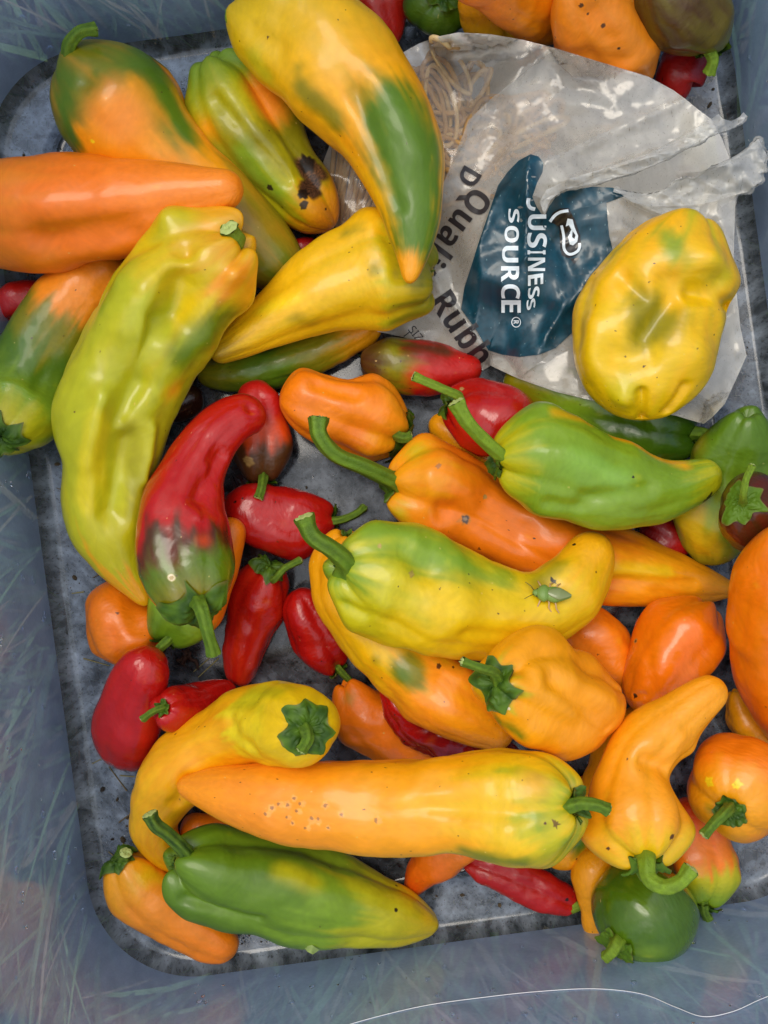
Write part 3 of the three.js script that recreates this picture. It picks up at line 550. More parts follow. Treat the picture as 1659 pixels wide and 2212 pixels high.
const BAG_TOP = [[905, 94], [945, 79], [990, 70], [1060, 74], [1130, 86], [1200, 104], [1300, 135], [1400, 165], [1455, 195], [1482, 215], [1510, 238], [1535, 256]];
const TEAR_UP = [[1558, 250], [1566, 262], [1590, 258], [1612, 248], [1606, 262], [1580, 278], [1552, 284], [1535, 284], [1520, 300], [1480, 318], [1425, 345], [1370, 366], [1310, 384], [1262, 396], [1218, 402], [1196, 418], [1180, 440], [1175, 470]];
const TEAR_DOWN = [[1180, 462], [1198, 428], [1225, 411], [1281, 403], [1330, 405], [1362, 414], [1400, 416], [1440, 406], [1470, 388], [1500, 382], [1530, 368], [1575, 350], [1615, 325], [1640, 305], [1648, 320], [1657, 338], [1650, 352], [1656, 368], [1640, 372], [1646, 388], [1628, 400], [1618, 412], [1596, 416]];
const BAG_RIGHT = [[1588, 450], [1585, 560], [1592, 640], [1600, 710], [1613, 768], [1590, 820], [1566, 872], [1540, 900], [1520, 916]];
const BAG_LOW = [[1460, 898], [1370, 884], [1290, 868], [1200, 846], [1120, 818], [1060, 790]];
const MID = [[1165, 764], [1110, 772], [1058, 760]];
const frontA = [...BAG_TOP, ...TEAR_UP, [1172, 600], ...MID, ...BAG_LEFT];
const frontB = [...TEAR_DOWN, ...BAG_RIGHT, ...BAG_LOW, ...MID.slice().reverse(), [1172, 600]];
const backPoly = [...BAG_TOP, [1560, 300], [1590, 380], [1588, 450], ...BAG_RIGHT, ...BAG_LOW, ...BAG_LEFT];
const tess = new TessellateModifier(11, 9);
function sheet(poly, hf, smoothEdge = true) {              // a film cut to an outline and laid on a height field
  let P = poly.map(([u, v]) => new THREE.Vector2(u, v));
  if (THREE.ShapeUtils.area(P) < 0) P.reverse();
  const g0 = new THREE.ShapeGeometry(new THREE.Shape(P)); g0.deleteAttribute('normal');
  return drape(tess.modify(g0.toNonIndexed()), hf);
}
function drape(g, hf) {
  g.deleteAttribute('uv'); g.deleteAttribute('normal');
  g = mergeVertices(g, 0.01);
  const p = g.attributes.position;
  for (let i = 0; i < p.count; i++) { const u = p.getX(i), v = p.getY(i), q = at(u, v, hf(u, v)); p.setXYZ(i, q.x, q.y, q.z); }
  g.computeVertexNormals(); return filmUV(g);
}
const BAG_E1 = V3(0.78, 0.42, 0.46).normalize(), BAG_E2 = V3(-0.52, 0.46, 0.72).normalize();
function filmUV(g, tile = 0.075) {                         // metres along the bag's own warp and weft, which lie aslant to the tub
  const p = g.attributes.position, uv = []; for (let i = 0; i < p.count; i++) { const q = V3().fromBufferAttribute(p, i); uv.push(q.dot(BAG_E1) / tile, q.dot(BAG_E2) / tile); }
  g.setAttribute('uv', new THREE.Float32BufferAttribute(uv, 2)); return g;
}
const filmMap = byteTex(512, 512, (i, j) => {
  const g = grain[j * GN + i], h = grain[((j * 8 + 50) % GN) * GN + (i * 8) % GN], f = grain[((j * 13 + 11) % GN) * GN + (i * 13 + 77) % GN];
  let m = clamp(0.93 + g * 0.16 + h * 0.08, 0.5, 1); let c = [m, m * 0.985, m * 0.955];
  if (f > 0.42) c = mixc(c, [0.35, 0.3, 0.22], 0.7);
  return c.map((x) => toS(x));
}, true);
const filmMat = new THREE.MeshPhysicalMaterial({ color: new THREE.Color().setRGB(0.94, 0.93, 0.90), map: filmMap, roughness: 0.13, transmission: 0.84, thickness: 0, ior: 1.5, side: THREE.DoubleSide, bumpMap: filmMap, bumpScale: 0.00025 });
const backMat = new THREE.MeshPhysicalMaterial({ color: new THREE.Color().setRGB(0.90, 0.88, 0.84), map: filmMap, roughness: 0.5, transmission: 0.32, thickness: 0, ior: 1.5, side: THREE.DoubleSide });
const foldMat = new THREE.MeshPhysicalMaterial({ color: new THREE.Color().setRGB(0.93, 0.925, 0.905), map: filmMap, roughness: 0.15, transmission: 0.75, thickness: 0, ior: 1.5, side: THREE.DoubleSide });
const tornMat = new THREE.MeshPhysicalMaterial({ color: new THREE.Color().setRGB(0.88, 0.885, 0.87), roughness: 0.26, transmission: 0.66, thickness: 0, ior: 1.5, side: THREE.DoubleSide, map: filmMap, bumpMap: filmMap, bumpScale: 0.0008 });
const bag = new THREE.Group(); bag.name = numbered('plastic_bag'); scene.add(bag);
tag(bag, 'torn clear plastic bag of rubber bands with a teal printed label', 'bag');
mesh('front_film', sheet(frontA, bagH), filmMat, bag);
mesh('front_film', sheet(frontB, (u, v) => bagH(u, v) - 0.0004), filmMat, bag);
const FOLD = [[1012, 260], [1060, 214], [1120, 166], [1168, 126], [1204, 106], [1300, 137], [1400, 167], [1455, 197], [1482, 217], [1510, 240], [1533, 258], [1500, 276], [1440, 312], [1370, 352], [1310, 372], [1240, 388], [1190, 406], [1172, 430], [1100, 400], [1060, 420], [1034, 520], [1004, 620], [994, 668], [1026, 714], [1050, 752], [1000, 740], [955, 700], [924, 640], [906, 560], [905, 520], [935, 450], [968, 372], [992, 312]];
mesh('folded_film', sheet(FOLD, (u, v) => bagH(u, v) + 0.00035), foldMat, bag);
mesh('front_film', sheet(frontB.map(([u, v]) => [lerp(1400, u, 0.985), lerp(650, v, 0.985)]), (u, v) => bagH(u, v) + 0.0001), foldMat, bag);
mesh('back_film', sheet(backPoly, (u, v) => { let h = bagBase(u, v) * 0.55; for (const s of underBag) { const p = at(u, v, h), d2 = (p.x - s.p.x) ** 2 + (p.z - s.p.z) ** 2, R = s.r + 0.0015; if (d2 < R * R) h = Math.max(h, Math.min(s.p.y + Math.sqrt(R * R - d2), bagH(u, v) - 0.001)); } return Math.max(FLOOR_Y + 0.001, Math.min(h, bagH(u, v) - 0.0012)); }), backMat, bag);
function tornLip(poly, w, rise, sd) {                      // a curled, whitened lip along a torn edge
  const n = poly.length, N = n * 5, pos = [], idx = [], uv = [], A = 7;
  for (let i = 0; i <= N; i++) {
    const t = i / N * (n - 1), [u, v] = crom(poly, t), [u2, v2] = crom(poly, Math.min(n - 1, t + 0.05)), [u0, v0] = crom(poly, Math.max(0, t - 0.05));
    let dx = u2 - u0, dy = v2 - v0; const l = Math.hypot(dx, dy) || 1; dx /= l; dy /= l;
    for (let a = 0; a <= A; a++) {
      const s = a / A, ang = s * 3.6, wl = w * (0.6 + 0.7 * Math.abs(noise(i * 0.13, sd, 1))), off = Math.sin(ang) * wl * 0.55 - s * wl * 0.2, up = (1 - Math.cos(ang)) * rise * (0.7 + 0.8 * noise(i * 0.21, s * 2, sd)) + 0.0006;
      const jig = 7 * noise(i * 0.16, s * 3, sd + 2) + 4 * noise(i * 0.6, s * 5, sd), U = u + dy * (off + jig), Vv = v - dx * (off + jig), q = at(U, Vv, bagH(U, Vv) + up); pos.push(q.x, q.y, q.z); uv.push(i * 0.11, s * 0.35 + sd);
    }
    if (i) for (let a = 0; a < A; a++) { const b = (i - 1) * (A + 1) + a, c = i * (A + 1) + a; idx.push(b, c, b + 1, b + 1, c, c + 1); }
  }
  return geoFrom(pos, idx, uv);
}
const crumple = (u, v, sd) => 2.6 * (1 - 2 * Math.abs(noise(u * 0.022 + sd, v * 0.03, sd))) + 1.3 * (1 - 2 * Math.abs(noise(u * 0.055, v * 0.06 + sd, sd))) + 0.5 * noise(u * 0.15, v * 0.15, sd);
const flapA = [[1166, 436], [1180, 410], [1235, 384], [1310, 362], [1400, 332], [1470, 300], [1500, 278], [1535, 258], [1552, 246], [1560, 256], [1580, 262], [1598, 252], [1606, 242], [1613, 250], [1604, 264], [1576, 280], [1540, 288], [1522, 302], [1480, 322], [1425, 350], [1370, 372], [1310, 390], [1262, 400], [1218, 410], [1190, 430], [1176, 466]];
const flapB = [[1326, 408], [1362, 416], [1400, 420], [1436, 412], [1462, 394], [1480, 386], [1500, 390], [1530, 368], [1575, 348], [1615, 322], [1638, 300], [1648, 318], [1657, 336], [1650, 352], [1657, 368], [1642, 374], [1648, 390], [1630, 400], [1620, 414], [1592, 420], [1540, 436], [1490, 444], [1440, 446], [1400, 446], [1365, 436]];
const flapC = [[1340, 424], [1400, 444], [1450, 450], [1512, 446], [1510, 462], [1478, 474], [1446, 474], [1408, 462], [1370, 446]];
mesh('torn_flap', sheet(flapA, (u, v) => bagH(u, v) + 0.0034 + 0.001 * crumple(u, v, 1.7)), tornMat, bag);
mesh('torn_flap', sheet(flapB, (u, v) => bagH(u, v) + 0.0040 + 0.001 * crumple(u, v, 5.2)), tornMat, bag);
mesh('torn_flap', sheet(flapC, (u, v) => bagH(u, v) + 0.0022 + 0.0006 * crumple(u, v, 9.1)), tornMat, bag);
mesh('torn_edge', tornLip(flapA.slice(13, 25), 9, 0.0011, 3.1), tornMat, bag);
mesh('torn_edge', tornLip(flapB.slice(0, 20), 10, 0.0011, 7.7), tornMat, bag);

// printed teal label
const TEAL = [[1146, 333], [1163, 338], [1174, 352], [1172, 372], [1160, 395], [1150, 425], [1160, 448], [1175, 470], [1186, 446], [1201, 424], [1225, 410], [1250, 408], [1281, 403], [1320, 405], [1359, 413], [1345, 425], [1325, 433], [1310, 438], [1312, 470], [1316, 509], [1324, 542], [1310, 590], [1275, 652], [1241, 714], [1200, 752], [1165, 766], [1121, 771], [1085, 766], [1055, 757], [1028, 712], [996, 668], [1003, 621], [1032, 530], [1076, 400], [1096, 372], [1120, 347]];
const font = await new FontLoader().loadAsync('fonts/droid/droid_sans_bold.typeface.json');
const fontThin = await new FontLoader().loadAsync('fonts/droid/droid_sans_regular.typeface.json');
const labelMap = byteTex(256, 256, (i, j) => {
  const g = grain[(j * 2) * GN + i * 2], h = grain[((j * 7 + 50) % GN) * GN + (i * 7) % GN], f = grain[((j * 19 + 11) % GN) * GN + (i * 19 + 77) % GN];
  let c = mixc(lin(2, 48, 62), lin(8, 70, 88), clamp(0.5 + g + h * 0.5)); if (f > 0.5) c = mixc(c, lin(190, 200, 200), 0.6);
  return c.map(toS);
}, true);
const labelMesh = mesh('printed_label', sheet(TEAL, (u, v) => bagH(u, v) + 0.0006), new THREE.MeshPhysicalMaterial({ map: labelMap, roughness: 0.38, clearcoat: 0.4, clearcoatRoughness: 0.22, side: THREE.DoubleSide }), bag);
labelMesh.userData.label = 'glossy teal printed area with white lettering';
const whiteInk = new THREE.MeshPhysicalMaterial({ color: new THREE.Color().setRGB(...lin(224, 233, 238)), roughness: 0.35, clearcoat: 0.4, side: THREE.DoubleSide }), blackInk = new THREE.MeshPhysicalMaterial({ color: new THREE.Color().setRGB(0.012, 0.010, 0.011), roughness: 0.3, clearcoat: 0.5, side: THREE.DoubleSide });
const onLabel = (shapes, lift, mat, name) => { const g = new THREE.ShapeGeometry(shapes, 8); g.deleteAttribute('normal'); return mesh(name, drape(new TessellateModifier(6, 7).modify(g.toNonIndexed()), (a, b) => bagH(a, b) + lift), mat, labelMesh); };
function glyph(ch, u, v, cap, wid, deg = 90, sk = 0, lift = 0.0009) {               // one printed letter, its own width and cap height
  const sh = font.generateShapes(ch, 100), g = new THREE.ShapeGeometry(sh, 8); g.computeBoundingBox();
  const bb = g.boundingBox, p = g.attributes.position, c = Math.cos(deg / 57.2958), s = Math.sin(deg / 57.2958), kx = wid / (bb.max.x - bb.min.x), ky = cap / (bb.max.y - bb.min.y);
  for (let i = 0; i < p.count; i++) { const y = -(p.getY(i) - (bb.max.y + bb.min.y) / 2) * ky, x = (p.getX(i) - (bb.max.x + bb.min.x) / 2) * kx + sk * y; p.setXYZ(i, u + x * c - y * s, v + x * s + y * c, 0); }
  g.deleteAttribute('normal');
  mesh('letter', drape(new TessellateModifier(6, 7).modify(g.toNonIndexed()), (a, b) => bagH(a, b) + lift), whiteInk, labelMesh);
}
for (const [ch, u, v, cap, wid] of [['S', 1110, 466, 24, 30], ['O', 1105.5, 506, 31, 36], ['U', 1102, 549, 35, 36], ['R', 1102, 592, 39, 34], ['C', 1103, 630, 41, 32], ['E', 1104, 662, 42, 27]]) glyph(ch, u, v, cap, wid);
for (const [ch, u, v, cap, wid, sk] of [['U', 1160, 480, 40, 34, 0], ['S', 1160, 519, 43, 32, 0], ['I', 1159, 545, 39, 9, 0], ['N', 1159, 571, 37, 29, 0], ['E', 1157, 604, 33, 23, 0.15], ['S', 1153, 632, 25, 24, 0.3], ['S', 1147, 657, 19, 22, 0.4]]) glyph(ch, u, v, cap, wid, 90, sk);
const shp = (pts) => new THREE.Shape(pts.map(([a, b]) => new THREE.Vector2(a, b)));
const strokeShape = (pts, w) => {                          // a line of even width as an outline
  const c = new THREE.SplineCurve(pts.map(([a, b]) => new THREE.Vector2(a, b))), n = 28, L = [], R = [];
  for (let i = 0; i <= n; i++) { const p = c.getPoint(i / n), t = c.getTangent(i / n); L.push([p.x - t.y * w / 2, p.y + t.x * w / 2]); R.unshift([p.x + t.y * w / 2, p.y - t.x * w / 2]); }
  return shp([...L, ...R]);
};
onLabel([strokeShape([[1142, 428], [1141, 440], [1146, 449], [1156, 452]], 8)], 0.0009, whiteInk, 'letter');
onLabel([strokeShape(Array.from({ length: 17 }, (_, i) => [1115 + 9.5 * Math.cos(i / 16 * 6.283), 696 + 10.5 * Math.sin(i / 16 * 6.283)]), 1.8)], 0.0009, whiteInk, 'letter'); glyph('R', 1115, 696, 11, 8);
onLabel([shp([[1186, 477], [1194, 459], [1211, 450], [1228, 449], [1243, 477], [1253, 508], [1256, 536], [1245, 551], [1228, 558], [1211, 550], [1208, 490]])], 0.0008, blackInk, 'emblem');
onLabel([shp([[1232, 559], [1251, 557], [1240, 570]])], 0.0008, blackInk, 'emblem');
onLabel([strokeShape([[1188, 479], [1198, 466], [1211, 458], [1228, 455]], 6.5)], 0.0011, whiteInk, 'emblem');
onLabel([strokeShape([[1213, 487], [1218, 512], [1218, 535], [1225, 547], [1235, 549], [1247, 543], [1252, 534], [1252, 525]], 6)], 0.0011, whiteInk, 'emblem');
onLabel([shp([[1226, 472], [1237, 474], [1241, 490], [1249, 510], [1247, 522], [1238, 530], [1231, 528], [1227, 512], [1231, 504], [1222, 490]])], 0.0011, whiteInk, 'emblem');
onLabel([shp([[1237, 499], [1243, 508], [1241, 516], [1236, 512]])], 0.0013, blackInk, 'emblem'); onLabel([shp([[1221, 490], [1229, 486], [1234, 496], [1230, 504]])], 0.0013, blackInk, 'emblem');
// black lettering printed on the film
const inkMat = new THREE.MeshStandardMaterial({ color: new THREE.Color().setRGB(0.022, 0.02, 0.024), roughness: 0.5, side: THREE.DoubleSide });
function print(text, u, v, size, deg, f = font, sx = 1, lift = 0.0009) {
  const sh = f.generateShapes(text, size), g = new THREE.ShapeGeometry(sh, 5), p = g.attributes.position, c = Math.cos(deg / 57.2958), s = Math.sin(deg / 57.2958);
  for (let i = 0; i < p.count; i++) { const x = p.getX(i) * sx, y = -p.getY(i); p.setXYZ(i, u + x * c - y * s, v + x * s + y * c, 0); }
  g.deleteAttribute('normal');
  const m = mesh('lettering', drape(tess.modify(g.toNonIndexed()), (a, b) => bagH(a, b) + lift), inkMat, bag); m.userData.label = `printed black letters ${text}`;
}
print('Qualit', 1026, 398, 54, 127, font, 1.0);
print('D', 1006, 352, 44, 120);
print('Rubb', 924, 650, 56, 55, font, 0.94);
print('SIZ', 880, 712, 18, 52, fontThin); print('T', 868, 722, 18, 52, fontThin);

// rubber bands inside the bag
const bandMats = [lin(204, 168, 108), lin(190, 150, 92), lin(212, 182, 128), lin(176, 138, 86)].map((c) => new THREE.MeshPhysicalMaterial({ color: new THREE.Color().setRGB(...c), roughness: 0.62 }));
const B_TANGLE = 'thin tan rubber band in the loose tangle beside the curved yellow pepper', B_DEEP = 'tan rubber band seen faintly under the milky middle of the bag', B_STRAIGHT = 'straight tan rubber band in the flat bundle between the green and yellow peppers';
function band(cu, cv, a, b, rot, drop, sd, label = B_TANGLE) {
  const n = 64, pts = [], rs = [];
  for (let i = 0; i < n; i++) {
    const t = i / n * 6.2832, x = a * Math.cos(t) * (1 + 0.22 * noise(Math.cos(t) + sd, Math.sin(t), sd)), y = b * Math.sin(t) * (1 + 0.35 * noise(Math.cos(t) * 0.8, Math.sin(t) * 0.8 + sd, 3 + sd));
    const c = Math.cos(rot), s = Math.sin(rot), u = cu + x * c - y * s, v = cv + x * s + y * c;
    const top = bagH(u, v) - 0.0016, y0 = Math.max(FLOOR_Y + 0.003, Math.min(top, top - drop * 0.001 + 0.0016 * noise(Math.cos(t) * 2, sd * 3, Math.sin(t) * 2)));
    pts.push(at(u, v, y0)); rs.push(0.0013);
  }
  const ce = pts.reduce((q, p) => q.add(p), V3(0, 0, 0)).divideScalar(n), g = tubeAlong(pts.map((p) => p.sub(ce)), rs, 6, true, 0.8), m = mesh('rubber_band', g, bandMats[Math.floor(rnd() * 4)], scene);
  m.position.copy(ce); tag(m, label, 'rubber band', 'rubber bands in the bag');
}
band(955, 180, 66, 34, 1.15, 0.4, 1.7); band(950, 215, 78, 30, 1.0, 1.2, 2.9); band(990, 340, 84, 34, 0.4, 0.6, 4.1); band(975, 330, 60, 30, 0.9, 1.4, 5.3); band(1010, 310, 70, 38, -0.3, 1.0, 6.2);
for (let i = 0; i < 34; i++) band(rr(905, 1075), rr(130, 420), rr(46, 92), rr(12, 38), rr(0, 3.14), rr(0.2, 6), i * 1.37 + 0.4);
for (let i = 0; i < 14; i++) band(rr(1040, 1180), rr(220, 390), rr(50, 100), rr(10, 34), rr(-0.9, 0.9), rr(2, 11), i * 2.1 + 0.9, B_DEEP);
for (let i = 0; i < 13; i++) band(730 + i * 9 + rr(-4, 4), 350 + i * 5 + rr(-14, 14), rr(90, 130), rr(5, 10), 1.78 + rr(-0.12, 0.12), rr(0.6, 3), i * 0.77 + 3, B_STRAIGHT);
bagHeight = (u, v) => { let inside = false; for (const P of [frontA, frontB]) { for (let i = 0, j = P.length - 1; i < P.length; j = i++) if ((P[i][1] > v) !== (P[j][1] > v) && u < (P[j][0] - P[i][0]) * (v - P[i][1]) / (P[j][1] - P[i][1]) + P[i][0]) inside = !inside; if (inside) break; } return inside ? bagH(u, v) : null; };

// peppers that lie on others or on the bag
pepper('orange_pepper', 'orange pepper turning green at its stemless calyx, against the side wall', [[10, 932, 66, 20], [38, 905, 96, 7], [62, 840, 92], [115, 725, 88], [190, 625, 76], [265, 560, 44]], { col: [[0, C.YG], [0.16, C.LG], [0.4, C.G], [0.58, C.OLV], [0.72, C.O2], [1, C.O2]], calyx: 56, cn: 8, f: [30, 140, 260], fd: 0.1, patch: [{ a: [60, 985], r: 40, c: C.YG }] });
pepper('green_pepper', 'orange-cheeked green pepper with a tall hooked stem against the end wall', [[168, 148, 84, 6], [215, 190, 122], [268, 255, 132], [345, 340, 108], [450, 430, 88], [555, 522, 78], [612, 580, 58], [640, 614, 30]], { knobs: [[126, 212, 45, 10], [352, 150, 50, 14]], col: [[0, C.G], [0.12, C.G], [0.22, C.YO], [0.55, C.YO], [0.72, C.OLV], [1, C.G]], mott: C.O2, mw: 0.35, calyx: 24, f: [-70, 50, 170], fd: 0.07, stem: [[152, 140, 8], [150, 100, 16], [172, 70, 20], [207, 63, 18]], sr: 17, sr1: 12, sc: C.G, hcap: 0.7, patch: [{ a: [335, 150], b: [385, 260], r: 52, c: C.G }, { a: [135, 220], b: [150, 300], r: 30, c: C.G }, { a: [250, 260], r: 62, c: C.O2 }], dents: [{ a: [180, 175], r: 22, d: 10 }], marks: [{ a: [203, 305], r: 5, c: C.BY }] });
pepper('green_pepper', 'lobed green pepper turning orange with a black rotten hole near its tip', [[470, 140, 76, 4], [495, 190, 104], [545, 280, 112], [605, 370, 96], [670, 440, 76], [722, 490, 36]], { knobs: [[420, 225, 36, 10], [440, 148, 35, 14]], over: 1, col: [[0, C.LG], [0.2, C.YG], [0.5, C.OLV], [0.75, C.YG], [0.9, C.YO], [1, C.O2]], mott: C.OLV, mw: 0.4, f: [-38, 50, 150, 240], fd: 0.26, ftip: 0.6, twist: 0.2, calyx: 0, tcap: 1.3, patch: [{ a: [560, 200], b: [590, 240], r: 34, c: C.O2 }, { a: [640, 330], b: [690, 360], r: 40, c: C.OLV }, { a: [520, 330], b: [600, 420], r: 28, c: C.LG }, { a: [450, 280], r: 30, c: C.YO }], dents: [{ a: [660, 375], b: [672, 400], r: 26, d: 8 }, { a: [460, 215], b: [620, 390], r: 15, d: 10 }], marks: [{ a: [664, 355], r: 20, c: C.TAN, w: 0.7 }, { a: [672, 372], r: 30, c: lin(86, 58, 34), w: 1, v: 4 }, { a: [678, 400], r: 28, c: lin(70, 46, 30), w: 1, v: 4 }, { a: [668, 352], r: 17, c: C.BLK, w: 1 }, { a: [660, 420], r: 12, c: C.BLK, w: 1 }, { a: [657, 448], r: 10, c: lin(60, 48, 30), w: 1 }, { a: [580, 409], r: 7, c: C.BLK }, { a: [606, 452], r: 3, c: C.BLK }, { a: [708, 450], r: 3, c: C.BR }] });
pepper('orange_pepper', 'long smooth orange pepper lying across the orange-cheeked green one', [[-70, 440, 110], [30, 455, 124], [130, 460, 126], [240, 448, 112], [340, 432, 84], [440, 420, 56], [522, 402, 32]], { col: [[0, C.O2], [0.5, C.O], [1, C.O2]], mott: C.OR, mw: 0.22, f: [38, 140, -70, 210], fd: 0.12, twist: 0, calyx: 0, dents: [{ a: [100, 520], b: [270, 500], r: 34, d: 12 }, { a: [100, 455], b: [300, 440], r: 40, d: -4 }], dirt: 30 });
pepper('yellow_pepper', 'wide-shouldered yellow pepper with green flecks tapering toward the tub floor', [[905, 595, 92, 4], [850, 588, 120], [770, 600, 114], [680, 640, 92], [590, 692, 62], [520, 735, 42], [455, 770, 24]], { knobs: [[785, 475, 36, 16], [922, 645, 40, 16]], over: 1, col: [[0, C.G], [0.1, C.YG], [0.18, C.Y], [0.5, C.Y], [0.8, C.Y], [1, C.OLV]], mott: C.YO, mw: 0.3, f: [25, 110, 200, 290], fd: 0.14, calyx: 20, patch: [{ a: [745, 500], b: [775, 495], r: 22, c: C.OLV, w: 0.85 }, { a: [805, 580], r: 18, c: C.OLV, w: 0.8 }, { a: [900, 560], b: [905, 670], r: 40, c: C.OLV }, { a: [640, 690], b: [670, 700], r: 22, c: C.OLV, w: 0.5 }, { a: [560, 670], b: [640, 640], r: 18, c: C.BY, w: 0.9, soft: 1 }, { a: [830, 480], r: 22, c: C.YG }], dents: [{ a: [840, 500], b: [870, 590], r: 20, d: 13 }] });
pepper('yellow_pepper', 'big curved yellow pepper with a green flank, its point resting on the bag', [[545, 15, 100, 6], [600, 40, 126], [690, 105, 132], [780, 205, 122], [850, 320, 104], [885, 430, 76], [893, 530, 48], [884, 612, 14]], { knobs: [[532, 95, 40, 14]], over: 1, col: [[0, C.Y], [0.55, C.YO], [0.8, C.YO], [0.9, C.YO], [1, C.O2]], mott: C.Y, mw: 0.45, f: [20, 115, 200, 285], fd: 0.1, twist: -0.3, calyx: 30, stem: [[535, 28, 6], [515, 36, 6], [498, 40, 4]], sr: 18, sr1: 16, sc: C.LG, dirt: 70, ns: 150, patch: [{ a: [850, 240], b: [900, 510], r: 74, c: C.G, soft: 0.7 }, { a: [925, 330], b: [925, 530], r: 66, c: C.G, soft: 0.7 }, { a: [650, 195], b: [715, 260], r: 26, c: C.OLV, w: 0.9 }, { a: [545, 130], b: [570, 165], r: 22, c: C.YG, w: 0.8 }, { a: [640, 145], r: 14, c: C.OLV, w: 0.6 }, { a: [870, 590], r: 46, c: C.YO, soft: 0.4 }], dents: [{ a: [770, 200], b: [860, 450], r: 18, d: 7 }, { a: [800, 150], b: [905, 330], r: 36, d: -6 }, { a: [545, 70], b: [600, 100], r: 26, d: 8 }] });
pepper('green_pepper', 'largest yellow-green pepper, dented and twisted, reaching down the side of the heap', [[500, 540, 100, 6], [455, 580, 134], [390, 635, 146], [310, 740, 142], [252, 870, 132], [228, 1000, 118], [232, 1110, 98], [258, 1215, 62], [318, 1308, 12]], { knobs: [[372, 462, 48, 24], [548, 642, 42, 24], [512, 560, 30, 8]], over: 1, col: [[0, C.YO], [0.12, C.Y], [0.3, C.YG], [0.85, C.YG], [0.94, C.YO], [1, C.YO]], mott: C.LG, mw: 0.3, f: [-35, 45, 130, 230], fd: 0.17, ftip: 0.2, twist: 0.5, nb: 0.08, calyx: 0, bulge: 0.6, stem: [[512, 520, 4], [500, 502, 9], [494, 492, 11]], sr: 16, sr1: 18, sc: C.LG, ns: 160, nt: 112, rough: 0.33,
  patch: [{ a: [350, 500], b: [395, 470], r: 44, c: C.YG, w: 0.9 }, { a: [270, 560], b: [215, 660], r: 34, c: C.LG, w: 0.7 }, { a: [480, 690], b: [400, 770], r: 40, c: C.G, w: 0.9 }, { a: [480, 620], b: [520, 580], r: 34, c: C.O2, w: 0.75 }, { a: [375, 850], r: 28, c: C.YO, w: 0.8 }, { a: [220, 900], b: [190, 1080], r: 26, c: C.BY, w: 0.5 }, { a: [280, 930], b: [300, 1100], r: 22, c: C.OLV, w: 0.5 }],
  dents: [{ a: [402, 622], b: [380, 690], r: 42, d: 42 }, { a: [345, 700], b: [325, 790], r: 24, d: 14 }, { a: [300, 830], b: [250, 900], r: 26, d: 18 }, { a: [270, 960], b: [250, 1110], r: 32, d: 25 }, { a: [400, 540], r: 24, d: 17 }, { a: [225, 860], b: [185, 1000], r: 26, d: -14 }, { a: [330, 930], b: [310, 1040], r: 16, d: -10 }, { a: [505, 590], r: 26, d: -17 }, { a: [370, 480], r: 34, d: -17 }] });
pepper('red_pepper', 'long hooked red pepper with a brown-green shoulder and open calyx', [[425, 1296, 78, 2], [414, 1250, 104], [404, 1180, 106], [396, 1100, 84], [420, 1010, 66], [468, 930, 58], [530, 893, 46], [574, 908, 24]], { col: [[0, C.OLV], [0.1, C.G], [0.22, C.BR], [0.33, C.R], [1, C.R]], mott: C.DR, mw: 0.3, f: [-10, 40, 130, 230], fd: 0.14, ftip: 0.8, twist: 0.1, calyx: 74, cn: 5, stem: [[432, 1308, 12], [440, 1330, 15], [450, 1370, 14], [462, 1412, 10]], sr: 16, sr1: 13, rough: 0.25, coat: 0.45, marks: [{ a: [368, 1248], r: 9, c: lin(220, 200, 160), w: 1, j: 0.1, v: 0 }, { a: [368, 1248], r: 5, c: C.TAN, w: 0.8, v: 0 }], patch: [{ a: [450, 1215], b: [470, 1240], r: 30, c: C.G, w: 0.7 }, { a: [445, 1165], r: 16, c: C.OR, w: 0.7 }], dents: [{ a: [480, 985], b: [430, 1080], r: 20, d: 10 }, { a: [450, 1010], b: [425, 1110], r: 10, d: -5 }, { a: [545, 880], r: 12, d: 7 }] });
pepper('orange_pepper', 'three-lobed orange pepper with a dark calyx below the red-brown one', [[852, 932, 66, 2], [812, 915, 96], [740, 893, 86], [660, 868, 66], [604, 862, 40]], { knobs: [[650, 812, 40, 16], [802, 826, 35, 12]], col: [[0, C.YO], [0.3, C.O], [1, C.O]], mott: C.O2, f: [-24, 70, 170, 275], fd: 0.24, ftip: 0.3, twist: 0.2, calyx: 60, stem: [[858, 940, 8], [872, 946, 12], [888, 944, 12]], sr: 12, dents: [{ a: [690, 830], b: [770, 850], r: 18, d: 10 }], dirt: 12 });
pepper('red_pepper', 'dusty red pepper with a brown shoulder beneath the printed bag', [[800, 778, 40], [840, 785, 58], [910, 792, 58], [980, 800, 48], [1040, 790, 22]], { over: 1, cap: 0.06, col: [[0, C.BR], [0.25, C.OLV], [0.45, C.R], [1, C.R]], calyx: 0, dirt: 90, f: [60, 170, 280], fd: 0.06, patch: [{ a: [880, 750], b: [960, 755], r: 22, c: C.BR, w: 0.9 }, { a: [900, 820], r: 26, c: C.OR, w: 0.6 }] });
pepper('red_pepper', 'round glossy red pepper with a pointed green stem beside the bag', [[985, 880, 56, 2], [1025, 892, 82], [1085, 920, 84], [1130, 960, 50]], { col: [[0, C.R], [1, C.R]], mott: C.DR, calyx: 30, cn: 5, stem: [[992, 858, 12], [950, 838, 16], [893, 813, 17]], sr: 10, sr1: 9, sc: C.LG, rough: 0.24, coat: 0.5, marks: [{ a: [995, 835], r: 5, c: C.TAN }] });
